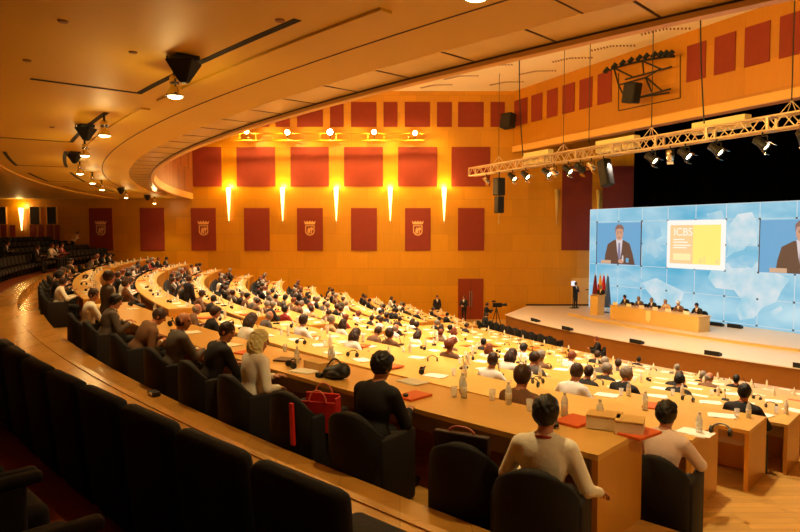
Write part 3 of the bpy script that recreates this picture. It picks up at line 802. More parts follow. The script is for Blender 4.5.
o = empty('frame_loudspeaker', c, RQ, 'black box loudspeaker tilted in the lower part of the pipe frame', 'loudspeaker')
bm = BM(); box(bm, (0, 0, 0), (.8, .5, 1.0), .05, rot=RY(.18)); fin(bm, 'cabinet', M_blackm, o)
bm = BM(); box(bm, (0, -.26, 0), (.68, .03, .86), .01, rot=RY(.18)); fin(bm, 'grille', M_black, o)

# ================================================================== VIDEO WALL
SO = Vector((12.4, 41.8, 0)); SD = Vector((.482, -.876, 0)); SN = Vector((-.876, -.482, 0))
def em_mat(name, col, k=1.):
    m = mat(name, col, .5, emit=k * .86); m.node_tree.nodes['Principled BSDF'].inputs['Base Color'].default_value = (.01, .01, .012, 1)
    return m
def map_mat():
    m = bpy.data.materials.new('video_wall_sky_blue'); m.use_nodes = True
    nt = m.node_tree; P = nt.nodes['Principled BSDF']; N = nt.nodes.new; L = nt.links.new
    tc = N('ShaderNodeTexCoord'); mp = N('ShaderNodeMapping'); mp.inputs['Scale'].default_value = (.22, .22, .5); L(tc.outputs['Object'], mp.inputs[0])
    n = N('ShaderNodeTexNoise'); n.inputs['Scale'].default_value = 1.1; n.inputs['Detail'].default_value = 5; L(mp.outputs[0], n.inputs[0])
    r = N('ShaderNodeValToRGB'); r.color_ramp.elements[0].position = .32; r.color_ramp.elements[0].color = srgb(78, 178, 216); r.color_ramp.elements[1].position = .7; r.color_ramp.elements[1].color = srgb(192, 228, 240)
    L(n.outputs['Fac'], r.inputs[0]); L(r.outputs[0], P.inputs['Emission Color']); P.inputs['Emission Strength'].default_value = .84
    P.inputs['Base Color'].default_value = srgb(14, 20, 26); P.inputs['Roughness'].default_value = .6
    return m
M_map = map_mat()
def land_mat(name, a, b_):
    m = bpy.data.materials.new(name); m.use_nodes = True
    nt = m.node_tree; P = nt.nodes['Principled BSDF']; N = nt.nodes.new; L = nt.links.new
    tc = N('ShaderNodeTexCoord'); n = N('ShaderNodeTexNoise'); n.inputs['Scale'].default_value = .9; n.inputs['Detail'].default_value = 6; L(tc.outputs['Object'], n.inputs[0])
    r = N('ShaderNodeValToRGB'); r.color_ramp.elements[0].position = .36; r.color_ramp.elements[0].color = srgb(*a); r.color_ramp.elements[1].position = .62; r.color_ramp.elements[1].color = srgb(*b_)
    L(n.outputs['Fac'], r.inputs[0]); L(r.outputs[0], P.inputs['Emission Color']); P.inputs['Emission Strength'].default_value = .84
    P.inputs['Base Color'].default_value = srgb(14, 20, 26)
    return m
M_cont = land_mat('map_land_pale', (160, 212, 230), (220, 232, 238))
M_cont2 = land_mat('map_land_haze', (122, 194, 226), (176, 214, 230))
M_grid = em_mat('tile_gap_pale', (228, 240, 246), .8)
M_gridd = mat('tile_gap_dark', (60, 90, 120), .5)
vw = empty('video_wall', SO + Vector((0, 0, STAGE)), math.atan2(SD.y, SD.x), 'huge blue video wall of square tiles showing a pale world map behind the stage', 'video wall')
cols = [0, .59] + [.59 + 1.793 * i for i in range(1, 11)]
rows = [0, .27 + .92] + [0] * 0
zr = [0.0, EYE - 4.63 - STAGE, EYE - 3.3 - STAGE, EYE - 1.97 - STAGE, EYE - .63 - STAGE, EYE + .71 - STAGE, EYE + 1.52 - STAGE]
for i in range(len(cols) - 1):
    for j in range(len(zr) - 1):
        c0, c1 = cols[i], cols[i + 1]
        bm = BM(); box(bm, ((c0 + c1) / 2, .3, (zr[j] + zr[j + 1]) / 2), (c1 - c0 - .012, .6, zr[j + 1] - zr[j] - .012)); fin(bm, 'display_tile', M_map, vw)
bm = BM()
for c in cols: box(bm, (c, .02, zr[-1] / 2), (.035, .06, zr[-1]))
for z in zr[1:]: box(bm, (cols[-1] / 2, .02, z), (cols[-1], .06, .03))
fin(bm, 'tile_gaps', M_grid, vw)
bm = BM()
for c in cols[1:]:
    for z in zr[1:-1]: box(bm, (c, .005, z), (.09, .08, .09))
fin(bm, 'corner_bolts', M_gridd, vw)
def scr(x, y):               # image point -> video wall plane coordinates
    r = ray(x, y); n_ = SN; t_ = (SO - Vector((0, 0, EYE))).dot(n_) / r.dot(n_); p = r * t_
    return ((p - SO).xy.dot(SD.xy), p.z + EYE - STAGE)
def land(pts, m=M_cont, dep=.012, name='map_land', par=None):
    bm = BM(); P_ = [scr(*q) for q in pts]
    prism(bm, P_, -dep, .0); return fin(bm, name, m, vw if par is None else par)
land([(641, 226), (650, 222), (660, 226), (662, 236), (655, 240), (664, 250), (656, 258), (646, 252), (640, 246), (640, 234)], M_cont2)
land([(606, 270), (622, 268), (636, 276), (646, 281), (640, 283), (626, 279), (612, 277)], M_cont2)
land([(642, 283), (656, 278), (668, 284), (684, 292), (682, 300), (674, 306), (664, 316), (659, 310), (655, 300), (648, 292)], M_cont)
land([(712, 268), (730, 262), (752, 268), (757, 262), (772, 271), (790, 279), (782, 290), (776, 302), (762, 308), (754, 318), (740, 320), (736, 309), (742, 300), (734, 290), (716, 288), (708, 278)], M_cont)
land([(770, 312), (781, 306), (783, 310), (772, 317)], M_cont)
land([(726, 230), (738, 214), (752, 212), (757, 222), (757, 246), (748, 244), (744, 250), (734, 252), (726, 258), (729, 246)], M_cont)
land([(727, 262), (740, 256), (757, 252), (757, 262), (746, 268), (732, 268)], M_cont2)
land([(706, 214), (722, 210), (724, 218), (712, 221)], M_cont2)
# the two live pictures and the title slide
def frame_px(name, c0, c1, z0, z1, m):
    bm = BM(); box(bm, ((c0 + c1) / 2, -.015, (z0 + z1) / 2), (c1 - c0, .05, z1 - z0)); return fin(bm, name, m, vw)
M_pbg = em_mat('picture_blue', (104, 172, 216), .95); M_suit = em_mat('picture_suit', (104, 74, 62), .9); M_face = em_mat('picture_face', (226, 168, 138), .85)
M_pshirt = em_mat('picture_shirt', (236, 226, 230), .85); M_ptie = em_mat('picture_tie', (150, 140, 176), .8); M_phair = em_mat('picture_hair', (150, 112, 102), .85); M_pdesk = em_mat('picture_lectern', (228, 184, 150), .85)
M_pdk = em_mat('picture_dark', (70, 46, 44), .7)
def speaker_picture(c0, c1, px, sc):
    z0, z1 = zr[3], zr[5]
    f = frame_px('live_picture', c0 + .03, c1 - .03, z0 + .03, z1 - .08, M_pbg)
    bm = BM(); 
    for (a_, b_) in ((c0 + .02, c0 + .06), (c1 - .06, c1 - .02)): box(bm, ((a_ + b_) / 2, -.03, (z0 + z1) / 2), (b_ - a_, .05, z1 - z0))
    fin(bm, 'picture_edge', M_pdk, f)
    X = lambda u: px + u * sc
    Z = lambda v: z0 + .05 + v * sc
    def sh(pts, m, name, d):
        pts = [(min(max(X(u), c0 + .05), c1 - .05), Z(v)) for u, v in pts]
        bm = BM(); prism(bm, pts, -.044 - d, -.03); fin(bm, name, m, f)
    circ = lambda cx, cz, rx, rz, a0=0, a1=2 * PI, n=18: [(cx + rx * math.cos(a0 + (a1 - a0) * i / n), cz + rz * math.sin(a0 + (a1 - a0) * i / n)) for i in range(n)]
    sh([(-1.1, 0), (-1.02, .55), (-.85, 1.12), (-.35, 1.38), (.25, 1.38), (.72, 1.18), (.95, .6), (1.12, 0)], M_suit, 'jacket', .002)
    sh([(-.24, 1.42), (.24, 1.42), (.16, .7), (.02, .1), (-.14, .7)], M_pshirt, 'shirt', .004)
    sh([(-.06, 1.2), (.06, 1.2), (.1, .6), (.02, .05), (-.1, .6)], M_ptie, 'tie', .006)
    sh(circ(0, 1.72, .27, .38), M_face, 'face', .008)
    sh([(-.3, 1.78), (-.3, 2.08), (-.14, 2.24), (.12, 2.24), (.3, 2.08), (.3, 1.78), (.24, 1.96), (0, 2.02), (-.24, 1.96)], M_phair, 'hair', .010)
    for s_ in (-1, 1):
        sh(circ(s_ * .11, 1.76, .05, .022, n=8), M_pdk, 'eye', .010)
        sh([(s_ * .04, 1.84), (s_ * .18, 1.86), (s_ * .18, 1.83), (s_ * .04, 1.81)], M_phair, 'eyebrow', .010)
    sh([(-.02, 1.76), (.03, 1.76), (.05, 1.62), (-.04, 1.62)], M_pdesk, 'nose', .010)
    sh([(-.1, 1.52), (.1, 1.52), (.08, 1.49), (-.08, 1.49)], em_mat('picture_lips', (170, 100, 92), .8), 'mouth', .010)
    sh([(-1.35, 0), (-.6, 0), (-.6, .2), (-1.35, .2)], M_pdesk, 'lectern_edge', .008)
    sh(circ(.14, .16, .2, .12), M_face, 'hand', .009)
    sh([(.2, .2), (.32, .2), (.3, .5), (.22, .5)], M_pshirt, 'water_bottle', .010)
    sh([(.5, .1), (.68, .1), (.7, .36), (.48, .36)], M_pbg, 'water_glass', .010)
speaker_picture(cols[1], cols[3], cols[1] + 1.9, 1.09)
speaker_picture(cols[7], cols[9], cols[7] + 2.1, 1.12)
c0, c1, z0, z1 = cols[4], cols[6], zr[3], zr[5]
f = frame_px('title_slide', c0, c1, z0, z1, em_mat('slide_white', (255, 252, 244), 1.))
M_sor = em_mat('slide_orange', (250, 208, 150), 1.04); M_sye = em_mat('slide_yellow', (252, 236, 126), 1.04); M_sw = em_mat('slide_text_white', (255, 248, 230), 1.05)
w_, h_ = c1 - c0, z1 - z0
def sl(u0, u1, v0, v1, m, name, d):
    bm = BM(); box(bm, (c0 + (u0 + u1) / 2 * w_, -.04 - d / 2, z0 + (v0 + v1) / 2 * h_), ((u1 - u0) * w_, d, (v1 - v0) * h_)); return fin(bm, name, m, f)
sl(.06, .52, .1, .9, M_sor, 'orange_field', .008); sl(.47, .93, .1, .9, M_sye, 'yellow_field', .012)
for v, l in ((.60, .2), (.545, .26), (.48, .31), (.43, .24)): sl(.12, .12 + l, v - .012, v + .012, M_sw, 'text_line', .012)
sl(.12, .43, .17, .31, em_mat('slide_box', (255, 242, 178), 1.), 'pale_box', .012)
for i, u in enumerate((.58, .61, .66, .86, .89)): sl(u, u + .014, .12, .2 + .03 * (i % 3), M_sor, 'small_figure', .016)
def text(body_, size, par, loc, rot, m, name, depth=.004):
    cu = bpy.data.curves.new(name, 'FONT'); cu.body = body_; cu.size = size; cu.extrude = depth
    t_ = bpy.data.objects.new('tmp', cu); COL.objects.link(t_)
    bpy.context.view_layer.update()
    me = bpy.data.meshes.new_from_object(t_.evaluated_get(bpy.context.evaluated_depsgraph_get()))
    bpy.data.objects.remove(t_)
    o = bpy.data.objects.new(name, me); COL.objects.link(o); me.materials.clear(); me.materials.append(m); o.parent = par; o.location = loc; o.rotation_euler = rot
    return o
text('ICBS', .62, f, (c0 + .12 * w_, -.06, z0 + .68 * h_), (PI / 2, 0, 0), M_sw, 'title_lettering', .006)

# ================================================================== ON THE STAGE
# panel table
TA, TB = Vector((11.65, 35.3, 0)), Vector((14.22, 30.3, 0))
td = (TB - TA).normalized(); tn = Vector((-td.y, td.x, 0)); tn = tn if tn.dot(S) > 0 else -tn
tl_ = (TB - TA).length
o = empty('panel_table', (TA.x, TA.y, PLAT), math.atan2(td.y, td.x), 'long pale wooden panel table on the stage platform before the video wall', 'table')
bm = BM(); box(bm, (tl_ / 2, .02, .37), (tl_, .05, .72), .005); fin(bm, 'front_panel', M_ltab, o)
bm = BM(); box(bm, (tl_ / 2, .42, .745), (tl_ + .06, .9, .05), .008); fin(bm, 'tabletop', M_ltab, o)
for x in (.025, tl_ - .025):
    bm = BM(); box(bm, (x, .42, .36), (.05, .76, .72)); fin(bm, 'end_panel', M_ltab, o)
bm = BM(); box(bm, (tl_ / 2, .06, .03), (tl_ * .99, .05, .06)); fin(bm, 'plinth', M_seam, o)
bm = BM(); prism(bm, [(-.15, .72), (.15, .72), (.15, .3), (.0, .12), (-.15, .3)], -.03, -.005); e_ = fin(bm, 'crest_plate', em_mat('crest_pale', (250, 222, 150), .0) if False else mat('crest_pale', (252, 226, 160), .5), o); e_.location = (tl_ * .47, 0, 0)
# lectern
lp = at_z(594, 314.5, PLAT)
lz = math.atan2(S.y, S.x) - PI / 2
o = empty('lectern', lp, lz, 'pale wooden lectern standing at the left end of the stage platform', 'lectern')
bm = BM(); prism(bm, [(-.31, 0), (.31, 0), (.34, 1.08), (-.34, 1.08)], -.02, .02); fin(bm, 'front_panel', M_ltab, o)
for s_ in (-1, 1):
    bm = BM(); prism(bm, [(.02, 0), (.45, 0), (.5, 1.2), (.02, 1.08)], -.02, .02); bmesh.ops.rotate(bm, cent=(0, 0, 0), matrix=RZ(PI / 2), verts=bm.verts); bmesh.ops.scale(bm, vec=(-1, 1, 1), verts=bm.verts)
    e_ = fin(bm, 'side_panel', M_ltab, o); e_.location = (s_ * .31, 0, 0)
bm = BM(); box(bm, (0, .26, 1.13), (.72, .55, .03), .005, rot=None); fin(bm, 'reading_shelf', M_ltab, o)
for s_ in (-.08, .08):
    bm = BM(); tube(bm, (s_, .1, 1.14), (s_ * .6, .22, 1.42), .008, n=6); ball(bm, (s_ * .6, .22, 1.42), .022); fin(bm, 'microphone', M_black, o)
# flags
for j, (x, c_, lab) in enumerate(((594.5, (122, 24, 40), 'dark crimson flag, leftmost of the four furled flags behind the lectern'), (599.5, (246, 190, 60), 'yellow and red flag, second of the furled flags behind the lectern'), (603, (206, 30, 34), 'bright red flag, third of the furled flags behind the lectern'), (607, (88, 120, 190), 'blue flag, rightmost of the four furled flags by the video wall'))):
    b = at_y(x, 306, 38.9 - j * .28); b.z = PLAT
    o = empty('flag', b, lz, lab, 'flag', 'furled flags on the stage')
    bm = BM(); tube(bm, (0, 0, 0), (0, 0, 2.25), .018); ball(bm, (0, 0, 2.27), .035); fin(bm, 'pole', M_ltab, o)
    bm = BM(); lathe(bm, [(.16, 0), (.16, .03), (.03, .06)], 12); fin(bm, 'base', M_black, o)
    bm = BM(); rings = []
    for i in range(12):
        z = 2.18 - 1.85 * i / 11; w = .04 + .17 * (i / 11) ** .8
        ring = []
        for q_ in range(16):
            a_ = 2 * PI * q_ / 16; r_ = w * (1 + .28 * math.sin(5 * a_ + i * .2))
            ring.append(bm.verts.new((.04 + r_ * math.cos(a_), r_ * .8 * math.sin(a_), z)))
        rings.append(ring)
    for a_, b_ in zip(rings, rings[1:]):
        for q_ in range(16): bm.faces.new((a_[q_], a_[(q_ + 1) % 16], b_[(q_ + 1) % 16], b_[q_]))
    bm.faces.new(rings[0]); bm.faces.new(rings[-1])
    cl = fin(bm, 'cloth', mat('flag_%d' % j, c_, .7), o, True)
    if j == 1:
        bm = BM(); box(bm, (.02, -.12, 1.0), (.10, .12, 1.3), .03); fin(bm, 'red_stripe', mat('flag_2', (206, 30, 34), .7), cl)
# stage monitors
for j, (x, y) in enumerate(((533.5, 321.5), (565.5, 330), (635, 343.5), (711.5, 355.5), (802, 368.5), (715, 326), (733.5, 328))):
    c = at_z(x, y, STAGE if j < 5 else PLAT)
    o = empty('stage_monitor', c, ang(c.x, c.y) * PI / 180 - PI / 2, (('black wedge monitor on the curved stage edge, %s of five from the left' % nth(j + 1)) if j < 5 else ('black wedge monitor on the platform %s' % ('just right of the panel table', 'farther right of the panel table')[j - 5])), 'stage monitor', 'wedge monitors on the stage')
    s_ = .72 if j < 5 else .8
    bm = BM(); prism(bm, [(-.42 * s_, 0), (.42 * s_, 0), (.42 * s_, .26 * s_), (-.42 * s_, .26 * s_)], .0, .35 * s_); 
    for v in bm.verts:
        if v.co.y > .1 and v.co.z > .1: v.co.z *= .55
    fin(bm, 'cabinet', M_black, o)
    bm = BM(); box(bm, (0, -.01, .13 * s_), (.74 * s_, .02, .2 * s_)); fin(bm, 'grille', M_blackm, o)
# stand with a small white screen
c = at_y(572.8, 306.5, 41.6); c.z = STAGE
o = empty('monitor_stand', c, .3, 'thin black stand with a small glowing white panel beside the man on stage', 'stand')
bm = BM(); tube(bm, (0, 0, 0), (0, 0, 1.45), .025); fin(bm, 'pole', M_black, o)
bm = BM(); lathe(bm, [(.22, 0), (.22, .03), (.03, .06)], 14); fin(bm, 'base', M_black, o)
bm = BM(); box(bm, (0, -.03, 1.62), (.3, .05, .3), .01); fin(bm, 'panel', em_mat('panel_glow', (244, 244, 255), 1.1), o)

# ================================================================== DESK ROWS
def row_end(k): return math.degrees(math.asin((CY - 42.1) / rowR(k)))
def segs(k):
    e = row_end(k)
    if k == 0: return [(A_NEAR, 33.8), (32.4, 17.8), (16.4, e)]
    if k <= 4:
        g = (0, 12.4, 10.0, 8.0, 0)[k]
        if k == 4: return [(A_NEAR, 33.8), (32.4, e)]
        return [(A_NEAR, 33.8), (32.4, g + 1.2), (g, e)]
    if k == 5: return [(A_NEAR, 33.8), (32.4, e)]
    if k <= 7: return [(A_NEAR, 33.8), (32.4, 23.3), (21.9, e)]
    return [(A_NEAR, 33.8), (32.4, 19.2), (17.8, e)]
for k in range(NROW):
    R, z = rowR(k), rowZ(k); fz = floorZ(k)
    nz = floorZ(k + 1) if k < NROW - 1 else 0.
    sg = segs(k)
    for i, (a0, a1) in enumerate(sg):
        blk = ('near right', 'middle', 'far left')[i] if len(sg) == 3 else ('near right', 'far left')[i]
        am = (a0 + a1) / 2
        o = empty('desk', (0, 0, 0), 0, 'long curved wooden desk, %s block of the %s of desks' % (blk, rown(k)), 'desk', 'curved desks of the hall')
        bm = BM(); sector(bm, R - .82, R, a0, a1, z - .045, z); fin(bm, 'desktop', M_desk, o)
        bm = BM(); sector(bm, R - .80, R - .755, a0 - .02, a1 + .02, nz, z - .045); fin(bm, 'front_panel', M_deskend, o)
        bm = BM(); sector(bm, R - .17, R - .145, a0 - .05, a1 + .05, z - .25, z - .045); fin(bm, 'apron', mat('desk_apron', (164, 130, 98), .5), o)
        w = math.degrees(.05 / R)
        for (e0, e1) in ((a0, a0 - w), (a1 + w, a1)):
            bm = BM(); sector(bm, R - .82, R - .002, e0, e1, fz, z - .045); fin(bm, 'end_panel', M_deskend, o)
        if k < 4:
            nd = int(abs(a0 - a1) * PI / 180 * R / 2.6)
            for j in range(1, nd):
                aa = a0 + (a1 - a0) * j / nd
                bm = BM(); sector(bm, R - .75, R - .18, aa, aa - w, fz, z - .045); fin(bm, 'support_panel', M_deskend, o)

# ================================================================== CHAIRS
def make_armchair():
    o = empty('armchair', (0, 0, 0), 0)
    bm = BM(); box(bm, (0, .04, .40), (.46, .5, .13), .04); fin(bm, 'seat', M_chair, o, True)
    bm = BM()                                                # wrapped back: higher in the middle, sweeping down to the arms
    n = 14; prof = []
    for i in range(n + 1):
        f = i / n; a_ = PI * f
        x = -.29 * math.cos(a_) if True else 0
        y = -.10 - .2 * math.sin(a_) ** .6
        h_ = .66 + .21 * math.sin(a_) ** .9
        prof.append((x, y, h_))
    th = .085
    L = []
    for (x, y, h_) in prof:
        s_ = 1 - th / .31
        L.append([bm.verts.new(v) for v in ((x, y, .10), (x, y, h_ - .02), (x * .97, y + .012, h_), (x * s_, (y + .1) * s_ - .1 + .03, h_), (x * s_, (y + .1) * s_ - .1 + .04, h_ - .03), (x * s_, (y + .1) * s_ - .1 + .03, .10))])
    for a_, b_ in zip(L, L[1:]):
        for j in range(6): bm.faces.new((a_[j], a_[(j + 1) % 6], b_[(j + 1) % 6], b_[j]))
    bm.faces.new(L[0]); bm.faces.new(L[-1]); fin(bm, 'backrest', M_chair, o, True)
    for s_ in (-1, 1):
        bm = BM(); box(bm, (s_ * .27, .08, .335), (.075, .5, .65), .028)
        fin(bm, 'armrest', M_chair2, o, True)
    bm = BM(); box(bm, (0, .02, .17), (.44, .44, .3), .02); fin(bm, 'base', M_chair, o)
    return o
def make_hallchair(arm=.52, al=.26):
    o = empty('auditorium_chair', (0, 0, 0), 0)
    bm = BM(); box(bm, (0, -.14, .46), (.585, .12, .82), .055, seg=3); bmesh.ops.rotate(bm, cent=(0, -.14, .1), matrix=RX(.10), verts=bm.verts); fin(bm, 'backrest', M_chair, o, True)
    bm = BM(); box(bm, (0, .14, .40), (.5, .46, .14), .05, seg=3); fin(bm, 'seat', M_chair, o, True)
    for s_ in (-1, 1):
        bm = BM(); box(bm, (s_ * .30, .02, arm / 2 + .01), (.05, al * .85, arm - .05), .02); fin(bm, 'side_panel', M_chair2, o, True)
        bm = BM(); box(bm, (s_ * .30, .04, arm), (.07, al, .05), .02); e_ = fin(bm, 'armrest', M_chair, o, True)
        if s_ > 0: e_['outer'] = 1
    bm = BM(); box(bm, (0, -.12, .12), (.56, .06, .23), .01); fin(bm, 'back_base', M_chair, o)
    return o
AC = make_armchair(); HC = make_hallchair(); HC2 = make_hallchair(.64, .52); used = set()
def place(src, loc, rz, label, cat, group):
    if src.name in used: o = dup(src)
    else: o = src; used.add(src.name)
    o.location = loc; o.rotation_euler = (0, 0, rz)
    return tag(o, label, cat, group)
def pix(p):
    v = Vector(p) - Vector((0, 0, EYE)); c, s = math.cos(PITCH), math.sin(PITCH)
    d = v.y * c - v.z * s; u = v.z * c + v.y * s
    if d < .2: return None
    return 400 + F * v.x / d, 266 - F * u / d
def infr(p, m=30):
    q = pix(p); return q is not None and -m < q[0] < 800 + m and -m < q[1] < 532 + m
FR = ((59.62, 1.85), (60.85, 1.62), (62.05, 1.36), (63.25, 1.1))
FN = ('front row of black auditorium chairs', 'second row of black auditorium chairs', 'third row of black auditorium chairs', 'rearmost row of black auditorium chairs')
for r_, (R, dr) in enumerate(FR):
    a = 47.56 - math.degrees(.33 / R) if r_ == 0 else (46.82 if r_ == 1 else 46.35)
    n = 0
    while a > wall_a(R, .5):
        p = pol(R, a, EYE - dr)
        dist = math.hypot(p.x, p.y)
        ok = (infr(p + Vector((0, 0, .9)), 25) or infr(p + Vector((0, 0, .2)), 25)) and dist > 1.5
        if r_ == 1 and dist < 5 and infr(p + Vector((0, 0, .7)), 200): ok = True
        if r_ >= 2 and dist < 12: ok = False
        if ok:
            n += 1
            near = dist < 12
            o = place(HC2 if r_ else HC, p, face(a), 'black chair, %s from right in the %s' % (nth(n), FN[r_]), 'chair', 'black auditorium chairs behind the aisle')
            if r_ == 0 and n == 2:              # the row ends here: the end chair has no outer arm
                for ch in list(FIRST.children):
                    if ch.matrix_local.translation.length < 9 and ch.get('outer'): bpy.data.objects.remove(ch)
            if r_ == 0 and n == 1: FIRST = o
        a -= math.degrees(.66 / R)

# ================================================================== PEOPLE
V0 = [body('person', lean=.12, vox=.024), body('person', lean=.34, pitch=-.1, vox=.024), body('person', lean=-.12, vox=.024, arms={'L': ((-.24, .1, .2), (-.05, .3, .12)), 'R': ((.24, .1, .2), (.05, .3, .12))}),
      body('person', lean=.2, yaw=.7, vox=.024), body('person', lean=.2, yaw=-.7, vox=.024), body('person', lean=.4, pitch=.45, vox=.024)]
VF = [body('person', lean=.15, yaw=.4, vox=.024, tie=False, slim=.88), body('person', lean=.3, pitch=.2, vox=.024, tie=False, slim=.88)]
V_PAN = body('person', lean=.25, vox=.024)
PEOPLE = []      # (row key, angle, spec)
# heads read from the view: x, y, jacket, hair, style
HEADS = '''
147 288 d k|153 291 d k|191 305 b g*|203 312 d w|213 321 d n|246 322 w n|265 320 g g*|272 309 d n|254 305 d k|246 299 b k|237 297 b g|229 298 g n|223 288 d k|226 283 d k
208 300 o n|261 292 d n|268 290 d k|277 299 d n|284 304 d k|290 312 r k|297 312 d n|294 288 e k|304 288 d k|297 297 d n|306 296 d k|310 319 d n|303 332 w n
325 296 c n|334 293 d k|359 298 n k|367 301 n k|391 305 d k|396 308 d k|404 308 n k|419 308 d n|316 312 e n|324 313 b n|345 311 d n|346 316 r r|356 315 w r|361 316 d k
373 313 d k|380 311 d k|371 318 d n|381 321 w n|309 320 b n|343 322 w n|349 322 w r|363 326 d k|332 326 e g|345 330 d k|393 326 p g*|405 314 n k|413 321 w n|421 323 d n
426 327 d k|426 331 w n|373 337 b n|387 338 d g*|396 339 b n|425 331 g n|440 332 b r|450 342 b r|436 343 g n|456 353 b r|471 337 d k|484 342 d k|448 315 d k|490 354 w r
494 371 w n|509 362 w n|526 383 b n|521 355 w k|535 366 g n|503 354 b n|543 362 b g|544 373 g g|570 366 p r|589 377 d n|604 371 g g|608 378 d g|619 363 g n|626 379 g g|634 370 d k
635 379 g g|627 388 d g|648 389 d n|680 374 g g|678 382 d n|712 386 b g*|709 380 d g|742 380 d k|766 389 d k|682 390 d k|749 406 d k
122 272 d k|129 274 o g|137 272 d n|146 267 d n|150 266 r n|159 262 d r|166 261 d k|178 259 d k|174 286 d k|179 279 d k|191 270 e n|198 268 d k|206 266 d r|185 273 d k|189 281 n r
234 273 d k|239 272 o g|227 282 d n|261 284 d k|269 282 d n|260 293 r n|262 284 d k|271 279 d n|268 288 d k|278 288 g n|326 296 w n|331 297 d k|112 256 d n|118 255 d n
440 318 d k|462 352 b n|598 357 d n|530 343 d n|520 341 d k|690 371 d n|655 383 g n|560 372 g n|575 384 w n|640 360 d k|472 353 w n|416 335 w n|407 343 d n|352 337 w n|330 313 r k|338 303 d k
'''
JK = {'d': 'dark', 'n': 'navy', 'g': 'grey', 'b': 'brown', 'w': 'white', 'e': 'beige', 'r': 'red', 'o': 'green', 'c': 'cream', 'p': 'pink'}
HK = {'k': 'black', 'n': 'brown', 'g': 'grey', 'w': 'white', 'r': 'red', 'b': 'blonde'}
HW_ = {'black': 'black hair', 'brown': 'brown hair', 'grey': 'grey hair', 'white': 'white hair', 'red': 'auburn hair', 'blonde': 'blonde hair'}
taken = {2: [ring_at(188, rowR(2) + .55, 25)], 0: [ring_at(107, 57.3, 14.5)]}
rng = random.Random(5)
def fits(key, R, a, gap):
    for b in taken.setdefault(key, []):
        if abs(math.radians(a - b)) * R < gap: return False
    taken[key].append(a); return True
def seat_of(x, y):
    cand = []
    for k in range(1, NROW):
        Rh = rowR(k) + .42; p = at_z(x, y, rowZ(k) + .42)
        a = ring_at(x, Rh, max(p.y, 1)); q = pol(Rh, a)
        r = ray(x, y); dz = abs(EYE + r.z / r.y * q.y - rowZ(k) - .42)
        cand.append((dz, k, a, q.y))
    best = min(cand)
    if best[3] < 16:
        for c in cand:
            if c[1] == best[1] + 1 and c[0] < .22: best = c
    k, a = best[1], best[2]
    return k, rowR(k) + .55, a
def in_gap(k, a):
    for (a0, a1) in segs(k):
        if a1 + .4 <= a <= a0 - .4: return False
    return True
# seven or eight people at the rearmost desk, and two at its right-hand neighbour, are built one by one below
HERO_X = ((0, 540), (0, 383), (0, 262), (0, 219), (0, 181), (0, 143), (0, 112), (0, 94), (1, 669))
HERO = {}
for k, x in HERO_X:
    R = rowR(k) + {540: .58, 669: .74}.get(x, .5)
    a = ring_at({540: 549}.get(x, x), R - {540: .03, 669: .05}.get(x, .15), 0 if x > 200 else (8 if x > 120 else 12)); HERO[x] = (R, a); taken.setdefault(k, []).append(a)
for tok in HEADS.replace('\n', '|').split('|'):
    if not tok.strip(): continue
    x, y, j, h_ = tok.split()
    k, R, a = seat_of(float(x), float(y))
    if in_gap(k, a) or not fits(k, R, a, .58): continue
    PEOPLE.append((k, a, R, JK[j], HK[h_[0]], '*' in h_))
# seats of the far and middle blocks whose sitters merge into a crowd in the picture
for k in range(1, 9):
    a = row_end(k) + 1
    while a < 34:
        R = rowR(k) + .55
        p = pol(R, a)
        if rng.random() < ((.86 if a < 27 else .45) if k < 6 else (.5 if k == 6 else .2)) and not in_gap(k, a) and infr(p + Vector((0, 0, rowZ(k)))) and fits(k, R, a, .74):
            PEOPLE.append((k, a, R, rng.choice(['dark', 'dark', 'dark', 'navy', 'grey', 'brown', 'white', 'cream']), rng.choice(['black', 'brown', 'brown', 'grey', 'red']), False))
        a += math.degrees(.8 / R)
for a, j, h_ in ((31.6, 'w', 'n'), (30.3, 'd', 'k'), (28.9, 'b', 'n'), (27.4, 'w', 'n'), (25.8, 'g', 'k'), (23.8, 'd', 'n'), (21.8, 'b', 'n'), (19.6, 'd', 'k'), (15.6, 'g', 'n'), (14., 'd', 'r'), (12.4, 'd', 'k'), (10.9, 'd', 'n')):
    if fits(0, rowR(0), a, .5): PEOPLE.append((0, a, rowR(0) + .5, JK[j], HK[h_], False))
PEOPLE.sort(key=lambda q: (q[0], -q[1]))
cnt = {}
for (k, a, R, j, h_, bald) in PEOPLE:
    cnt[k] = cnt.get(k, 0) + 1
    i = cnt[k]
    fem = j in ('white', 'cream', 'red', 'pink') and h_ in ('brown', 'red', 'blonde')
    src = rng.choice(VF) if fem else rng.choice(V0)
    st = 'bald' if bald else ('bob' if fem and rng.random() < .6 else rng.choice(['short', 'full']))
    p = pol(R, a, floorZ(k))
    who = 'person in %s, %s, %s from right at %s' % (TOPWORD[j], 'thin ' + HW_[h_] if bald else HW_[h_], nth(i), rown(k)) if k else 'person in %s, %s small sitter beyond the larger men at the rearmost row' % (TOPWORD[j], nth(i))
    person(src, p, face(a) + rng.uniform(-.15, .15), j, h_, st, who, 'delegates at the desk rows', scale=rng.uniform(.96, 1.03))
    place(AC, pol(R + .12, a, floorZ(k)), face(a), 'black armchair under the %s sitter from right at %s' % (nth(i), rown(k)), 'chair', 'armchairs of the delegates')
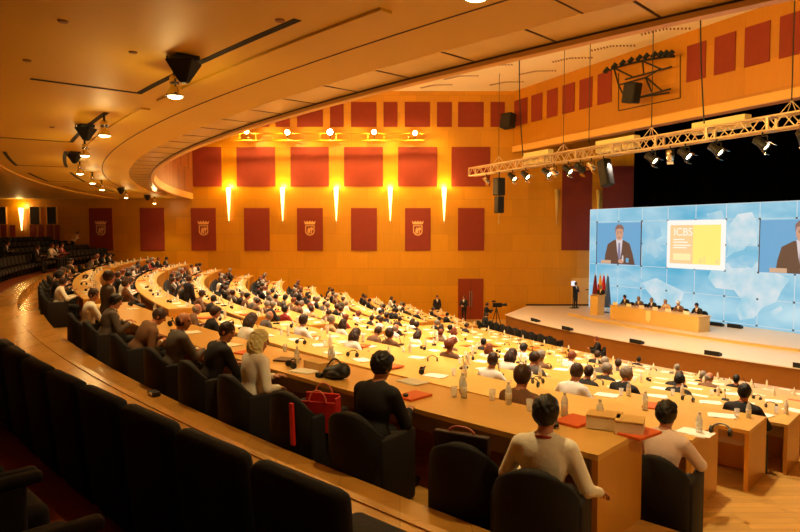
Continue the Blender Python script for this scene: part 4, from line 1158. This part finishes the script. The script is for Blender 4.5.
# people in the rear seats at far left
REAR = '''13 258 d n|25 257 r n|34 247 d n|50 253 c r|54 251 d n|59 252 r n|74 263 b r*|81 261 d r*|88 261 d n|98 260 g r|104 258 d r*|2 246 d n|40 274 b r|47 273 d r|20 265 d n|8 268 d n'''
rc = 0; rear = []
for tok in REAR.split('|'):
    x, y, j, h_ = tok.split(); x = float(x); y = float(y)
    best = None
    for r_, (R, dr) in enumerate(FR):
        p = at_z(x, y, EYE - dr + 1.2); Rp = math.hypot(CX - p.x, CY - p.y); e = abs(Rp - R)
        if 20 < p.y < 42 and (best is None or e < best[0]): best = (e, r_, p)
    if best is None: continue
    e, r_, p = best; R, dr = FR[r_]
    a = ring_at(x, R - .05, max(p.y, 32)); qq = pol(R, a)
    if qq.y < 18: continue
    if fits('F%d' % r_, R, a, .5): rear.append((x, r_, a, R, dr, JK[j], HK[h_[0]], '*' in h_))
rear.sort()
for (x, r_, a, R, dr, j, h_, bald) in rear:
    rc += 1
    person(rng.choice(V0), pol(R - .06, a, EYE - dr), face(a) - .25, j, h_, 'bald' if bald else 'short', 'person in %s in the rear black chairs, %s such sitter from the left edge' % (TOPWORD[j], nth(rc)), 'people in the rear seats')
# standing figures
STD = body('person', stand=True, vox=.022, arms={'L': ((-.24, .02, .15), (-.2, .12, -.1)), 'R': ((.24, .02, .15), (.2, .12, -.1))})
STF = body('person', stand=True, vox=.022, arms={'L': ((-.24, .06, .15), (-.04, .24, .1)), 'R': ((.24, .06, .15), (.04, .26, .13))})
STB = body('person', stand=True, lean=.5, twist=.3, vox=.022, tie=False)
STC = body('person', stand=True, vox=.02, tie=False, lean=.06, legs={-1: (.1, .16), 1: (-.06, -.14)}, arms={'L': ((-.22, .2, .22), (-.08, .44, .33)), 'R': ((.22, .2, .22), (.1, .42, .36))})
p = at_y(464, 322, 41.9); p.z = 0
person(STF, p, PI - .5, 'dark', 'brown', 'short', 'man in black suit standing with folded hands before the red double door', 'standing people', bottom='dark')
p = at_y(437, 322, 42.2); p.z = 0
person(STD, p, PI + .2, 'dark', 'brown', 'short', 'person in black standing by the orange wall left of the red door', 'standing people', bottom='dark')
p = at_y(575.3, 308, 41.5); p.z = STAGE
person(STF, p, PI + .6, 'dark', 'black', 'short', 'man in black suit standing on the stage beside the glowing stand', 'standing people', bottom='dark')
p = at_z(486, 331, 0)
person(STC, p, -PI / 2 + .15, 'dark', 'brown', 'short', 'cameraman in black standing behind a tripod camera at the stage corner', 'standing people', bottom='navy')
CAMP = p
p = at_z(482.5, 333, 0)
SITK = body('person', lean=.35, pitch=.2, yaw=.4, vox=.022, tie=False)
p = at_y(483, 333, 36.2); p.z = 0
person(SITK, p, -1.2, 'dark', 'brown', 'short', 'person in black sitting low by the front desk end left of the cameraman', 'people by the stage', bottom='dark')
place(AC, p + Vector((-.05, -.05, 0)), -1.2, 'black armchair of the person left of the cameraman', 'chair', 'armchairs of the delegates')
a = ring_at(600.5, 36.75, 27); p = pol(36.75, a, 0)
person(VF[0], p, face(a) + 2.4, 'dark', 'red', 'short', 'woman in black jacket and red top turned round in front of the stage', 'people by the stage')
place(AC, p - Vector((0, 0, 0)), face(a) + 2.4, 'black armchair of the woman turned round in front of the stage', 'chair', 'armchairs of the delegates')
p = pol(57.45, ring_at(106.5, 57.45, 20)); 
aa = ring_at(106.5, 56.2, 15.5); 
p = pol(57.3, ring_at(107, 57.3, 14.5), floorZ(0))
person(STD, p, face(ring_at(107, 57.3, 14.5)), 'grey', 'brown', 'short', 'man in grey suit standing upright at the far part of the rearmost desk', 'standing people', bottom='grey')
a = ring_at(73, 61.3, 33); 
person(STB, pol(61.3, a, EYE - 1.5), face(a) + .6, 'beige', 'brown', 'short', 'person in beige jacket bending forward before the black rear chairs', 'standing people')
a = ring_at(187, rowR(2) + .4, 27.); p = at_y(190, 300, 27.)
k, R, a = 2, rowR(2) + .55, ring_at(188, rowR(2) + .55, 25)
if fits('std', R, a, .1): person(STD, pol(R, a, floorZ(2)), face(a) + .4, 'navy', 'brown', 'short', 'man in navy jacket standing between the desk blocks at left', 'standing people', bottom='navy')
# people at the panel table and the lectern
for j, (x, hcol, jc) in enumerate(((628, 'black', 'dark'), (642, 'grey', 'grey'), (655, 'grey', 'dark'), (669, 'grey', 'beige'), (682, 'white', 'brown'), (700.5, 'black', 'dark'))):
    u = (x - 400) / F; q = TA + tn * 1.12
    t = (u * q.y - q.x) / (td.x - u * td.y); p = q + td * t; p.z = PLAT
    rz = math.atan2(-tn.y, -tn.x) - PI / 2
    person(V_PAN, p, rz, jc, hcol, 'short', 'panel speaker in %s, %s of six from the left at the stage table' % (TOPWORD[jc], nth(j + 1)), 'panel at the stage table')
    place(AC, p - Vector((tn.x, tn.y, 0)) * -.12, rz, 'black armchair of the %s panel speaker from the left' % nth(j + 1), 'chair', 'armchairs of the panel')
    bm = BM(); box(bm, (0, 0, .1), (.34, .012, .17)); o = fin(bm, 'name_card', M_white); o.location = TA + td * t + tn * .22 + Vector((0, 0, PLAT + .77 - .015)); o.rotation_euler = (.15, 0, math.atan2(td.y, td.x)); tag(o, 'white card on the stage table, %s of six from the left' % nth(j + 1), 'card', 'cards on the stage table')
person(body('person', stand=True, vox=.022, lean=.18, pitch=.35, arms={'L': ((-.22, .2, .2), (-.16, .42, .22)), 'R': ((.22, .2, .2), (.16, .42, .22))}), lp + S * .62, math.atan2(-S.y, -S.x) - PI / 2, 'dark', 'grey', 'short', 'grey-haired speaker in black suit leaning over the pale lectern', 'standing people', bottom='dark')
# television camera on its tripod
o = empty('video_camera', CAMP + Vector((.62, .05, 0)), 0, 'black television camera on a tripod aimed at the stage by the cameraman', 'camera')
bm = BM(); box(bm, (.05, 0, 1.55), (.55, .22, .26), .03); fin(bm, 'camera_body', M_black, o)
bm = BM(); tube(bm, (.3, 0, 1.56), (.62, 0, 1.56), .07, .1, 12); fin(bm, 'camera_lens', M_black, o, True)
bm = BM(); box(bm, (-.15, .1, 1.76), (.22, .1, .1), .01); tube(bm, (-.2, 0, 1.4), (-.55, 0, 1.2), .015); fin(bm, 'viewfinder', M_black, o)
for j in range(3):
    a_ = j * 2 * PI / 3 + .4; bm = BM(); tube(bm, (0, 0, 1.4), (.42 * math.cos(a_), .42 * math.sin(a_), .0), .03, .02); fin(bm, 'tripod_leg', M_black, o)

# ------------------------------------------------------------------ the nine people seen large from behind
def hero(x, bd, top, hairc, style, label, turn=0., back=0., bottom=None):
    R, a = HERO[x]; k = 1 if x == 669 else 0; sc_ = {540: .955, 669: .95}.get(x, 1.)
    return person(bd, pol(R + back, a, floorZ(k)), face(a) + turn, top, hairc, style, label, 'delegates at the desk rows', vox=.011, bottom=bottom, scale=sc_)
FV = .0105
B1 = body('person', lean=.02, yaw=-.12, pitch=.05, fine=True, vox=.0085, tie=False, slim=.95, arms={'L': ((-.28, .06, .2), (-.12, .3, .14)), 'R': ((.30, -.02, .17), (.37, .24, .06))})
H1 = hero(540, B1, 'cream', 'black', 'full', 'black-haired person in cream blouse, nearest delegate in front, hand out at the right', turn=.34)
def ribbon(o, src, m, z=.49):
    hc, H = src[1], src[2]; bm = BM(); last = None
    for i in range(21):
        a_ = 2 * PI * i / 20; q = Vector((hc[0] + .078 * math.cos(a_), hc[1] - .035 + .075 * math.sin(a_), hc[2] - .165 - .03 * math.sin(a_)))
        if last is not None: tube(bm, last, q, .011, n=6)
        last = q
    fin(bm, 'neck_ribbon', m, o)
ribbon(H1, B1, mat('ribbon_red', (196, 70, 50), .6))
hero(383, body('person', lean=.2, yaw=-.15, pitch=.1, fine=True, vox=.0085, arms={'L': ((-.24, .14, .2), (-.1, .4, .2)), 'R': ((.24, .16, .2), (.12, .42, .2))}), 'dark', 'black', 'full', 'dark-haired man in black suit at the rearmost desk behind an orange folder', turn=.15)
hero(262, body('person', lean=.12, yaw=-.45, pitch=.15, fine=True, vox=.0085, tie=False, slim=.88, arms={'L': ((-.22, .12, .19), (-.05, .32, .2)), 'R': ((.25, .04, .16), (.12, .28, .1))}), 'white', 'blonde', 'bob', 'blonde woman in white blouse seated at the rearmost desk')
hero(219, body('person', lean=.3, yaw=-.9, pitch=.05, fine=True, vox=FV, sidel=.06, arms={'L': ((-.25, .2, .2), (.0, .42, .2)), 'R': ((.26, .2, .2), (.1, .44, .2))}), 'dark', 'brown', 'short', 'broad man in black jacket looking right, left of the blonde woman')
hero(181, body('person', lean=.22, yaw=-.7, fine=True, vox=FV, arms={'L': ((-.25, .2, .2), (0, .42, .22)), 'R': ((.25, .2, .2), (.08, .44, .22))}), 'grey', 'brown', 'bald', 'balding man in grey suit looking right at the rearmost desk')
hero(143, body('person', lean=.5, yaw=-.5, sidel=.22, fine=True, vox=FV, arms={'L': ((-.25, .2, .2), (0, .42, .22)), 'R': ((.28, .16, .14), (.1, .44, .2))}), 'brown', 'brown', 'short', 'man in light brown jacket leaning over to the right at the rearmost desk')
hero(112, body('person', lean=.25, yaw=-.6, fine=True, vox=FV), 'grey', 'black', 'full', 'dark-haired man in dark grey jacket between the white shirt and the leaning man')
hero(94, body('person', lean=.15, yaw=-.8, fine=True, vox=FV, tie=False), 'white', 'brown', 'short', 'man in white shirt at the left turn of the rearmost desk')
B9 = body('person', lean=.08, yaw=-.1, fine=True, vox=.0095, tie=False, slim=.9)
H9 = hero(669, B9, 'pink', 'black', 'full', 'person with black hair and pale pink jacket at right end of second desk row')
ribbon(H9, B9, M_shirt)
CH = ((540, 'black armchair of the nearest person in cream blouse'), (383, 'black armchair with swept back under the man in black suit'), (262, 'black armchair of the blonde woman'), (219, 'black armchair of the broad man left of the blonde woman'),
      (181, 'black armchair of the balding man in grey suit'), (143, 'black armchair of the man leaning to the right'), (112, 'black armchair of the dark-haired man in grey'), (94, 'black armchair of the man in white shirt'), (669, 'black armchair of the person in pale pink jacket'))
for x, lab in CH:
    R, a = HERO[x]; place(AC, pol(R + .05, a, floorZ(1 if x == 669 else 0)), face(a) + {540: .34, 383: .15, 669: .12}.get(x, 0), lab, 'chair', 'armchairs at the rearmost desk')
EMP = []
for x, lab, tw in ((474, 'empty black armchair carrying a brown case, right of the man in black', .25), (303, 'empty black armchair carrying the red bag', .1), (200, 'empty black armchair between the broad man and the balding man', 0), (78, 'empty charcoal armchair at the left turn of the rearmost desk', 0), (85, 'second empty charcoal armchair at the left turn of the rearmost desk', 0), (160, 'empty black armchair behind the balding man and the leaning man', 0)):
    R = rowR(0) + .53; a = ring_at(x, R, 0 if x > 150 else 13)
    if x < 250 and not fits(0, R, a, .66): continue
    o = place(AC, pol(R, a, floorZ(0)), face(a) + tw, lab, 'chair', 'armchairs at the rearmost desk'); EMP.append((o, R, a))
# empty chairs at the front, before the stage
n = 0; a = 15.5
while a < 26.6:
    n += 1
    place(AC, pol(36.35, a, 0), face(a), 'empty black armchair before the curved stage front, %s from the left' % nth(n), 'chair', 'empty armchairs before the stage')
    a += math.degrees(.72 / 36.35)

# ================================================================== THINGS ON THE DESKS
def make_bottle():
    o = empty('water_bottle', (0, 0, 0))
    bm = BM(); lathe(bm, [(.028, 0), (.032, .008), (.032, .13), (.026, .165), (.012, .19), (.012, .2)], 14); fin(bm, 'bottle_body', M_bott, o, True)
    bm = BM(); lathe(bm, [(.033, .055), (.0335, .056), (.0335, .115), (.033, .116)], 14); fin(bm, 'label_band', M_blabel, o, True)
    bm = BM(); lathe(bm, [(.014, .197), (.014, .215), (.01, .218)], 12); fin(bm, 'cap', M_bcap, o, True)
    return o
def make_glass():
    bm = BM(); lathe(bm, [(.026, 0), (.034, .11), (.032, .11), (.024, .008)], 14); return fin(bm, 'drinking_glass', M_glass, None, True)
def simple(name, f, m):
    bm = BM(); f(bm); return fin(bm, name, m)
BOT = make_bottle(); GLS = make_glass()
def far_bottle(bm): lathe(bm, [(.034, 0), (.034, .14), (.013, .19), (.013, .22)], 8)
FBOT = simple('water_bottle', far_bottle, mat('bottle_far', (244, 240, 226), .25))
PAP = simple('paper_sheets', lambda bm: (box(bm, (0, 0, .004), (.30, .215, .008)), box(bm, (.03, .01, .010), (.29, .21, .004), rot=RZ(.09))), M_white)
def hs(bm):
    last = None
    for i in range(13):
        t_ = PI * i / 12; q = Vector((.085 * math.cos(t_), .05 + .09 * math.sin(t_) * .6, .05 + .05 * math.sin(t_)))
        if last is not None: tube(bm, last, q, .008, n=6)
        last = q
    for s_ in (-1, 1): tube(bm, (s_ * .075, .05, .04), (s_ * .1, .05, .04), .04, n=10)
HSET = simple('headset', hs, M_black)
MIC = simple('desk_microphone', lambda bm: (box(bm, (0, 0, .018), (.12, .16, .036), .008), tube(bm, (0, .03, .03), (0, -.07, .22), .007, n=6), ball(bm, (0, -.07, .225), .016, 8, 6)), M_black)
FOLD = simple('folder', lambda bm: box(bm, (0, 0, .012), (.24, .32, .024), .004), M_orange)
def put(src, loc, rz, label, cat, group): return place(src, loc, rz, label, cat, group)
# near things read from the view: (x, y, desk row)
def on_desk(x, y, k=0):
    p = at_z(x, y, rowZ(k)); return p, ang(p.x, p.y)
NEAR = [
 ('b', 589, 406, 0, 'labelled water bottle on the rearmost desk directly right of the nearest head'), ('b', 523, 399, 0, 'water bottle at the far edge of the rearmost desk left of the nearest head'),
 ('g', 515.5, 393, 0, 'drinking glass at the far desk edge left of the bottle near the nearest head'), ('g', 529.5, 411, 0, 'drinking glass right beside the nearest black-haired head'),
 ('b', 464, 398, 0, 'tall water bottle on the bare desk right of the man in black'), ('b', 471, 391, 0, 'water bottle just behind the tall one on the bare desk'), ('g', 454, 397, 0, 'drinking glass left of the two bottles on the bare desk'),
 ('b', 333.5, 362, 0, 'short water bottle behind the black camera bag'), ('b', 345, 361, 0, 'brownish water bottle right of the black camera bag'), ('b', 297, 363, 0, 'water bottle right of the blonde woman'),
 ('b', 624.5, 412, 0, 'water bottle between the two card boxes'), ('g', 623, 428, 0, 'drinking glass in front of the card boxes'), ('b', 647, 409, 1, 'dark labelled water bottle on the second desk behind the card box'),
 ('b', 699, 433, 1, 'water bottle right of the black-haired person in pale pink'), ('b', 162, 318, 0, 'water bottle before the balding man'), ('b', 155, 314, 0, 'left one of the bottles before the leaning man'), ('g', 285, 352, 0, 'drinking glass on the desk behind the blonde woman'),
 ('f', 575, 422, 0, 'thick orange folder right beside the nearest head'), ('f', 638, 434, 0, 'orange folder at the right corner of the rearmost desk'), ('f', 413, 397, 0, 'orange folder with a black mouse before the man in black'), ('f', 248, 353, 0, 'orange folder left of the blonde woman'),
 ('p', 420, 380, 0, 'white papers right of the man in black'), ('p', 132, 309, 0, 'white papers before the dark-haired man in grey'), ('p', 300, 372, 0, 'papers left of the black camera bag'), ('p', 694, 433, 1, 'white papers right of the person in pale pink'), ('p', 230, 345, 0, 'white papers before the broad man in black'),
 ('h', 719, 436, 1, 'black headset lying at the right end of the second desk'), ('h', 287, 368, 0, 'black headset right of the blonde woman'), ('h', 167, 326, 0, 'black headset before the balding man'), ('h', 545, 383, 1, 'black headset on the second desk beyond the nearest head'),
 ('h', 128, 306, 0, 'black headset before the man in white shirt')]
SRC = {'b': (BOT, 'bottle', 'water bottles on the desks'), 'g': (GLS, 'glass', 'drinking glasses on the desks'), 'f': (FOLD, 'folder', 'orange folders on the desks'), 'p': (PAP, 'paper', 'papers on the desks'), 'h': (HSET, 'headset', 'headsets on the desks'), 'm': (MIC, 'microphone', 'desk microphones')}
spots = {}
for t_, x, y, k, lab in NEAR:
    p, a = on_desk(x, y, k); R = math.hypot(CX - p.x, CY - p.y)
    R = min(max(R, rowR(k) - .75), rowR(k) - .1 if t_ in 'bgmh' else rowR(k) - .2); p = pol(R, a, rowZ(k))
    s_, c_, g_ = SRC[t_]; put(s_, p, face(a) + rng.uniform(-.3, .3), lab, c_, g_); spots.setdefault(k, []).append(a)
# the rest of each row, seat after seat
ctr = {}
for k in range(NROW):
    R = rowR(k)
    for (a0, a1) in segs(k):
        a = a0 - .5; j = 0
        while a > a1 + .4:
            top = pol(R - .3, a, rowZ(k)); q = pix(top); vis = infr(top, 5); dist = math.hypot(top.x, top.y)
            busy = any(abs(math.radians(a - b)) * R < .7 for b in spots.get(k, []))
            if vis and not busy and not (k == 0 and dist < 9):
                rn = rown(k)
                def lab(kind, s_):
                    ctr[(k, kind)] = ctr.get((k, kind), 0) + 1
                    return '%s on %s, %s of these from right' % (s_, rn, nth(ctr[(k, kind)])) if ctr[(k, kind)] > 0 else ''
                near = dist < 11
                w = lambda m_: a + math.degrees(m_ / R)
                if j % 2 == 0:
                    a_ = w(.28 + rng.uniform(-.05, .05))
                    put(BOT if near else FBOT, pol(R - .62, a_, rowZ(k)), face(a_), lab('b', 'small water bottle'), 'bottle', 'water bottles on the desks')
                    if k < 6: put(GLS, pol(R - .55, w(.17), rowZ(k)), 0, lab('g', 'small drinking glass'), 'glass', 'drinking glasses on the desks')
                if rng.random() < .8:
                    put(PAP, pol(R - .24 - rng.uniform(0, .3), a, rowZ(k)), face(a) + rng.uniform(-.4, .4), lab('p', 'loose white papers'), 'paper', 'papers on the desks')
                if rng.random() < .5:
                    put(HSET if rng.random() < .6 else MIC, pol(R - .3, w(-.3), rowZ(k)), face(a) + rng.uniform(-1, 1), lab('h', 'small black headset'), 'headset', 'headsets on the desks')
                if rng.random() < .10:
                    put(FOLD, pol(R - .24, w(-.02), rowZ(k) + .013), face(a) + rng.uniform(-.4, .4), lab('f', 'orange document folder'), 'folder', 'orange folders on the desks')
            a -= math.degrees(.8 / R); j += 1
# card boxes on the near desk corner
for x, y, w, lab in ((621, 419, .27, 'pale card box with tan lid, left of two on the rearmost desk'), (648, 423, .22, 'pale card box, right of two on the rearmost desk before the person in pink')):
    p, a = on_desk(x, y, 0); p = pol(min(max(math.hypot(CX - p.x, CY - p.y), rowR(0) - .68), rowR(0) - .2), a, rowZ(0))
    o = empty('card_box', p, face(a) + .32, lab, 'box', 'card boxes on the desk')
    bm = BM(); box(bm, (0, 0, .055), (w, .2, .10), .004); fin(bm, 'box_body', mat('box_white_card', (236, 220, 190), .6), o)
    bm = BM(); box(bm, (0, 0, .116), (w * 1.02, .21, .014), .003); fin(bm, 'lid', M_tan, o)
p, a = on_desk(322, 368, 0); o = fin((lambda bm: (box(bm, (0, 0, .05), (.34, .2, .1), .01), bm)[1])(BM()), 'card_box', M_tan); o.location = pol(rowR(0) - .42, a, rowZ(0)); o.rotation_euler = (0, 0, face(a)); tag(o, 'small tan box half behind the black camera bag', 'box')
# black camera bag
p, a = on_desk(334, 379, 0); 
o = empty('camera_bag', pol(rowR(0) - .27, a, rowZ(0)), face(a) + .2, 'black soft camera bag lying on the rearmost desk left of the man in black', 'bag'); o.scale = (.74, .74, .8)
V, Qd = grow([('e', 0, .03, (A3(0, 0, .09), A3(.23, .14, .10), I3)), ('e', 0, .04, (A3(.08, .02, .14), A3(.13, .11, .09), I3)), ('e', 0, .03, (A3(-.14, -.04, .07), A3(.1, .09, .08), I3)), ('e', 0, .02, (A3(.02, -.13, .07), A3(.12, .04, .05), I3))], .012)
V[:, 2] = np.maximum(V[:, 2], 0)
link('bag_body', np_mesh('bag_body', V, Qd), mat('bag_black_cloth', (26, 20, 18), .5, noise=.4, scale=14, bump=.5), o)
bm = BM(); last = None
for i in range(15):
    t_ = i / 14; q = Vector((-.2 + .36 * t_, -.02, .14 + .14 * math.sin(t_ * PI)))
    if last is not None: tube(bm, last, q, .013, n=6)
    last = q
fin(bm, 'carry_strap', M_black, o)
bm = BM(); box(bm, (-.27, -.1, .035), (.12, .1, .07), .02); fin(bm, 'side_pouch', M_black, o)
# phone by the nearest head, mouse on the folder
p, a = on_desk(570, 416, 0); o = fin((lambda bm: (box(bm, (0, 0, .02), (.15, .24, .03), .008, rot=RX(.12)), bm)[1])(BM()), 'notebook', M_black); o.location = pol(rowR(0) - .42, a, rowZ(0) + .02); o.rotation_euler = (0, 0, face(a) + .6); tag(o, 'slim black notebook device beside the nearest head and orange folder', 'notebook')
p, a = on_desk(411, 397, 0); bm = BM(); ball(bm, (0, 0, .012), .03, s=(1, 1.7, .55)); o = fin(bm, 'computer_mouse', M_black, None, True); o.location = pol(rowR(0) - .2, a, rowZ(0) + .024); tag(o, 'small black mouse lying on the orange folder before the man in black', 'mouse')
p, a = on_desk(284, 361, 0); o = fin((lambda bm: (box(bm, (0, 0, .012), (.3, .22, .022), .005), bm)[1])(BM()), 'closed_laptop', mat('laptop_brown', (92, 52, 34), .4)); o.location = pol(rowR(0) - .42, a, rowZ(0)); o.rotation_euler = (0, 0, face(a) + .5); tag(o, 'dark brown closed laptop case right behind the blonde woman', 'laptop')
# red tote bag and tan clutch on the empty armchair
e_, R, a = EMP[1]
o = empty('red_tote_bag', pol(R - .1, ring_at(322, R - .1), floorZ(0) + .467), face(a) + .5, 'bright red tote bag standing on the empty armchair beside the blonde woman', 'bag')
bm = BM(); box(bm, (0, 0, .18), (.36, .03, .36), .008); fin(bm, 'bag_panel', M_redb, o)
bm = BM(); box(bm, (.18, -.06, .17), (.02, .13, .34), .006); fin(bm, 'gusset', M_redb, o)
bm = BM(); box(bm, (0, -.12, .15), (.36, .02, .30), .006); fin(bm, 'front_panel', M_redb, o)
for y in (.02, -.13):
    bm = BM(); last = None
    for i in range(11):
        t_ = PI * i / 10; q = Vector((.09 * math.cos(t_), y, .34 - .04 * (y < 0) + .11 * math.sin(t_)))
        if last is not None: tube(bm, last, q, .008, n=6)
        last = q
    fin(bm, 'handle', mat('handle_pink', (236, 130, 100), .6), o)
# red ribbon hanging on a chair back
R = 57.84; a = ring_at(289, R)
bm = BM(); box(bm, (0, 0, .0), (.05, .03, .40), .006, rot=RY(-.06))
o = fin(bm, 'red_strap', M_redb); o.location = pol(R - .02, a, floorZ(0) + .60); o.rotation_euler = (0, 0, face(a)); tag(o, 'upright red strap hanging on a chair back below the red bag', 'strap')
# folder with handle on the back of the empty chair near the middle
e_, R, a = EMP[0]
o = empty('document_case', pol(R + .14, a, floorZ(0) + .80), face(a) + .25, 'flat brown document case hung over the empty chair right of the man in black', 'case')
bm = BM(); box(bm, (0, 0, -.04), (.44, .06, .3), .012); fin(bm, 'case_body', mat('case_brown', (52, 30, 26), .6), o)
bm = BM(); last = None
for i in range(11):
    t_ = PI * i / 10; q = Vector((.1 * math.cos(t_), 0, .11 + .045 * math.sin(t_)))
    if last is not None: tube(bm, last, q, .010, n=6)
    last = q
fin(bm, 'case_handle', mat('handle_rose', (190, 110, 96), .5), o)
# small socket box and red step lights on the aisle
p = at_z(154, 395.5, EYE - 2.05); o = empty('floor_socket', p, face(ang(p.x, p.y)), 'small black socket box on the aisle edge behind the chairs', 'socket')
bm = BM(); box(bm, (0, 0, .03), (.2, .1, .06), .008); fin(bm, 'socket_box', M_black, o); bm = BM(); box(bm, (.02, -.052, .035), (.1, .006, .03)); fin(bm, 'pale_plate', M_white, o)
for x, y, z, lab in ((6, 315, EYE - 2.05, 'red step light at the left edge of the aisle'), (56, 323, EYE - 2.4, 'red step light beside the charcoal chairs at the aisle turn'), (664, 526, None, 'red step light on the near aisle stair at bottom right')):
    if z is None: a = 48.2; p = pol(rowR(1) + 1.0, a, floorZ(1) + .2); p = at_z(x, y, floorZ(1) + .2)
    else: p = at_z(x, y, z)
    o = empty('step_light', p, face(ang(p.x, p.y)), lab, 'step light', 'red step lights'); bm = BM(); box(bm, (0, 0, .01), (.13, .02, .012)); fin(bm, 'light_strip', M_redled, o); bm = BM(); box(bm, (0, 0, .002), (.16, .05, .006)); fin(bm, 'holder', M_black, o)

# ================================================================== LIGHT
WARM = (1, .84, .56); WARMER = (1, .60, .22)
DL = [(52, 44), (52, 36), (52, 28), (51, 20), (51, 12), (46.5, 42), (46.5, 33), (46.5, 24), (46.5, 14), (41.5, 42), (41.5, 32), (41.5, 22), (41.5, 12)]
for i, (R, a) in enumerate(DL):
    p = pol(R, a, HALL)
    o = empty('downlight', p, 0, 'round recessed downlight in the cream hall ceiling over the desks, %s of thirteen' % nth(i + 1), 'downlight', 'downlights of the hall ceiling')
    bm = BM(); lathe(bm, [(.30, -.02), (.34, -.03), (.34, .0)], 20); fin(bm, 'trim_ring', M_cream, o, True)
    bm = BM(); lathe(bm, [(.28, -.022), (.28, -.015)], 20); fin(bm, 'lamp_disc', M_bulb, o)
    l = lamp('SPOT', (0, 0, -.1), 4100, WARM, .3, name='downlight_beam', spot=82, blend=.7); l.parent = o
for t, pw_, tgt in ((3, 1050, (9.5, 36, 1)), (8, 1200, (12.5, 34, 1)), (12, 1200, (13.5, 32, 1)), (16, 1200, (14.5, 29, 1)), (20, 1050, (15.5, 26, 1)), (23, 850, (16.5, 24, 1))):
    lamp('SPOT', A + TD * t + Vector((0, 0, -.6)), pw_, (1, .86, .66), .15, aim=tgt, spot=70, blend=.6, name='stage_beam')
for i, (a, R_) in enumerate(((46.2, 57.2), (50.2, 57.2), (53.5, 57.2))):       # the line of rear spotlights goes on over the camera
    q = pol(R_, a, CEIL); o = empty('ceiling_spotlight', q, 0, 'chrome spotlight farther along the rear ceiling line, %s beyond the near funnel' % nth(i + 1), 'spotlight', 'spotlights under the rear ceiling')
    bm = BM(); tube(bm, (0, 0, 0), (0, 0, -.14), .025); fin(bm, 'stem', M_black, o)
    bm = BM(); lathe(bm, [(.045, -.12), (.07, -.16), (.07, -.24), (.055, -.27), (.12, -.39), (.125, -.42), (.11, -.41)], 16); fin(bm, 'reflector', M_chrome, o, True)
    bm = BM(); ball(bm, (0, 0, -.40), .108, s=(1, 1, .45)); fin(bm, 'bulb', M_bulb, o, True)
    l = lamp('POINT', (0, 0, -.52), 10, (1, .70, .26), .1, name='spot_glow'); l.parent = o
    l = lamp('SPOT', (0, 0, -.5), 200, (1, .72, .30), .1, name='spot_beam', spot=120, blend=.7); l.parent = o
for i, a in enumerate((18, 24, 30, 36, 42, 47)):                  # floodlights added out of view on the ring to brighten walls and ceiling
    q = pol(54.0, a, CEIL + 1.6); o = empty('fill_floodlight', q, face(a), 'added black fill floodlight on the inner face of the ceiling ring, %s of six' % nth(i + 1), 'floodlight', 'added fill floodlights of the ceiling ring')
    bm = BM(); box(bm, (0, .05, 0), (.5, .2, .3), .03); fin(bm, 'housing', M_black, o); bm = BM(); box(bm, (0, .16, .02), (.42, .02, .22)); fin(bm, 'lens', M_bulb, o); bm = BM(); box(bm, (0, -.1, 0), (.1, .12, .1)); fin(bm, 'bracket', M_black, o)
    l = lamp('SPOT', (0, .25, .05), 2300 - 250 * max(0, i - 2), (1, .68, .18), .25, name='fill_beam', spot=150, blend=.8); l.parent = o; l.rotation_euler = (math.radians(118), 0, 0)
W = bpy.data.worlds.new('World'); SC.world = W; W.use_nodes = True
W.node_tree.nodes['Background'].inputs[0].default_value = (1, .55, .2, 1); W.node_tree.nodes['Background'].inputs[1].default_value = .07
# ================================================================== CAMERA
cd = bpy.data.cameras.new('camera'); cam = bpy.data.objects.new('camera', cd); COL.objects.link(cam)
cd.sensor_width = 36; cd.lens = F / 800 * 36; cd.clip_start = .05; cd.clip_end = 300
cam.location = (0, 0, EYE); cam.rotation_euler = (PI / 2 - PITCH, 0, 0)
SC.camera = cam
vs = SC.view_settings; vs.view_transform = 'Standard'; vs.look = 'None'; vs.gamma = 1; vs.use_curve_mapping = False; vs.exposure = .16
SC.cycles.max_bounces = 8; SC.cycles.diffuse_bounces = 4; SC.cycles.sample_clamp_indirect = 6
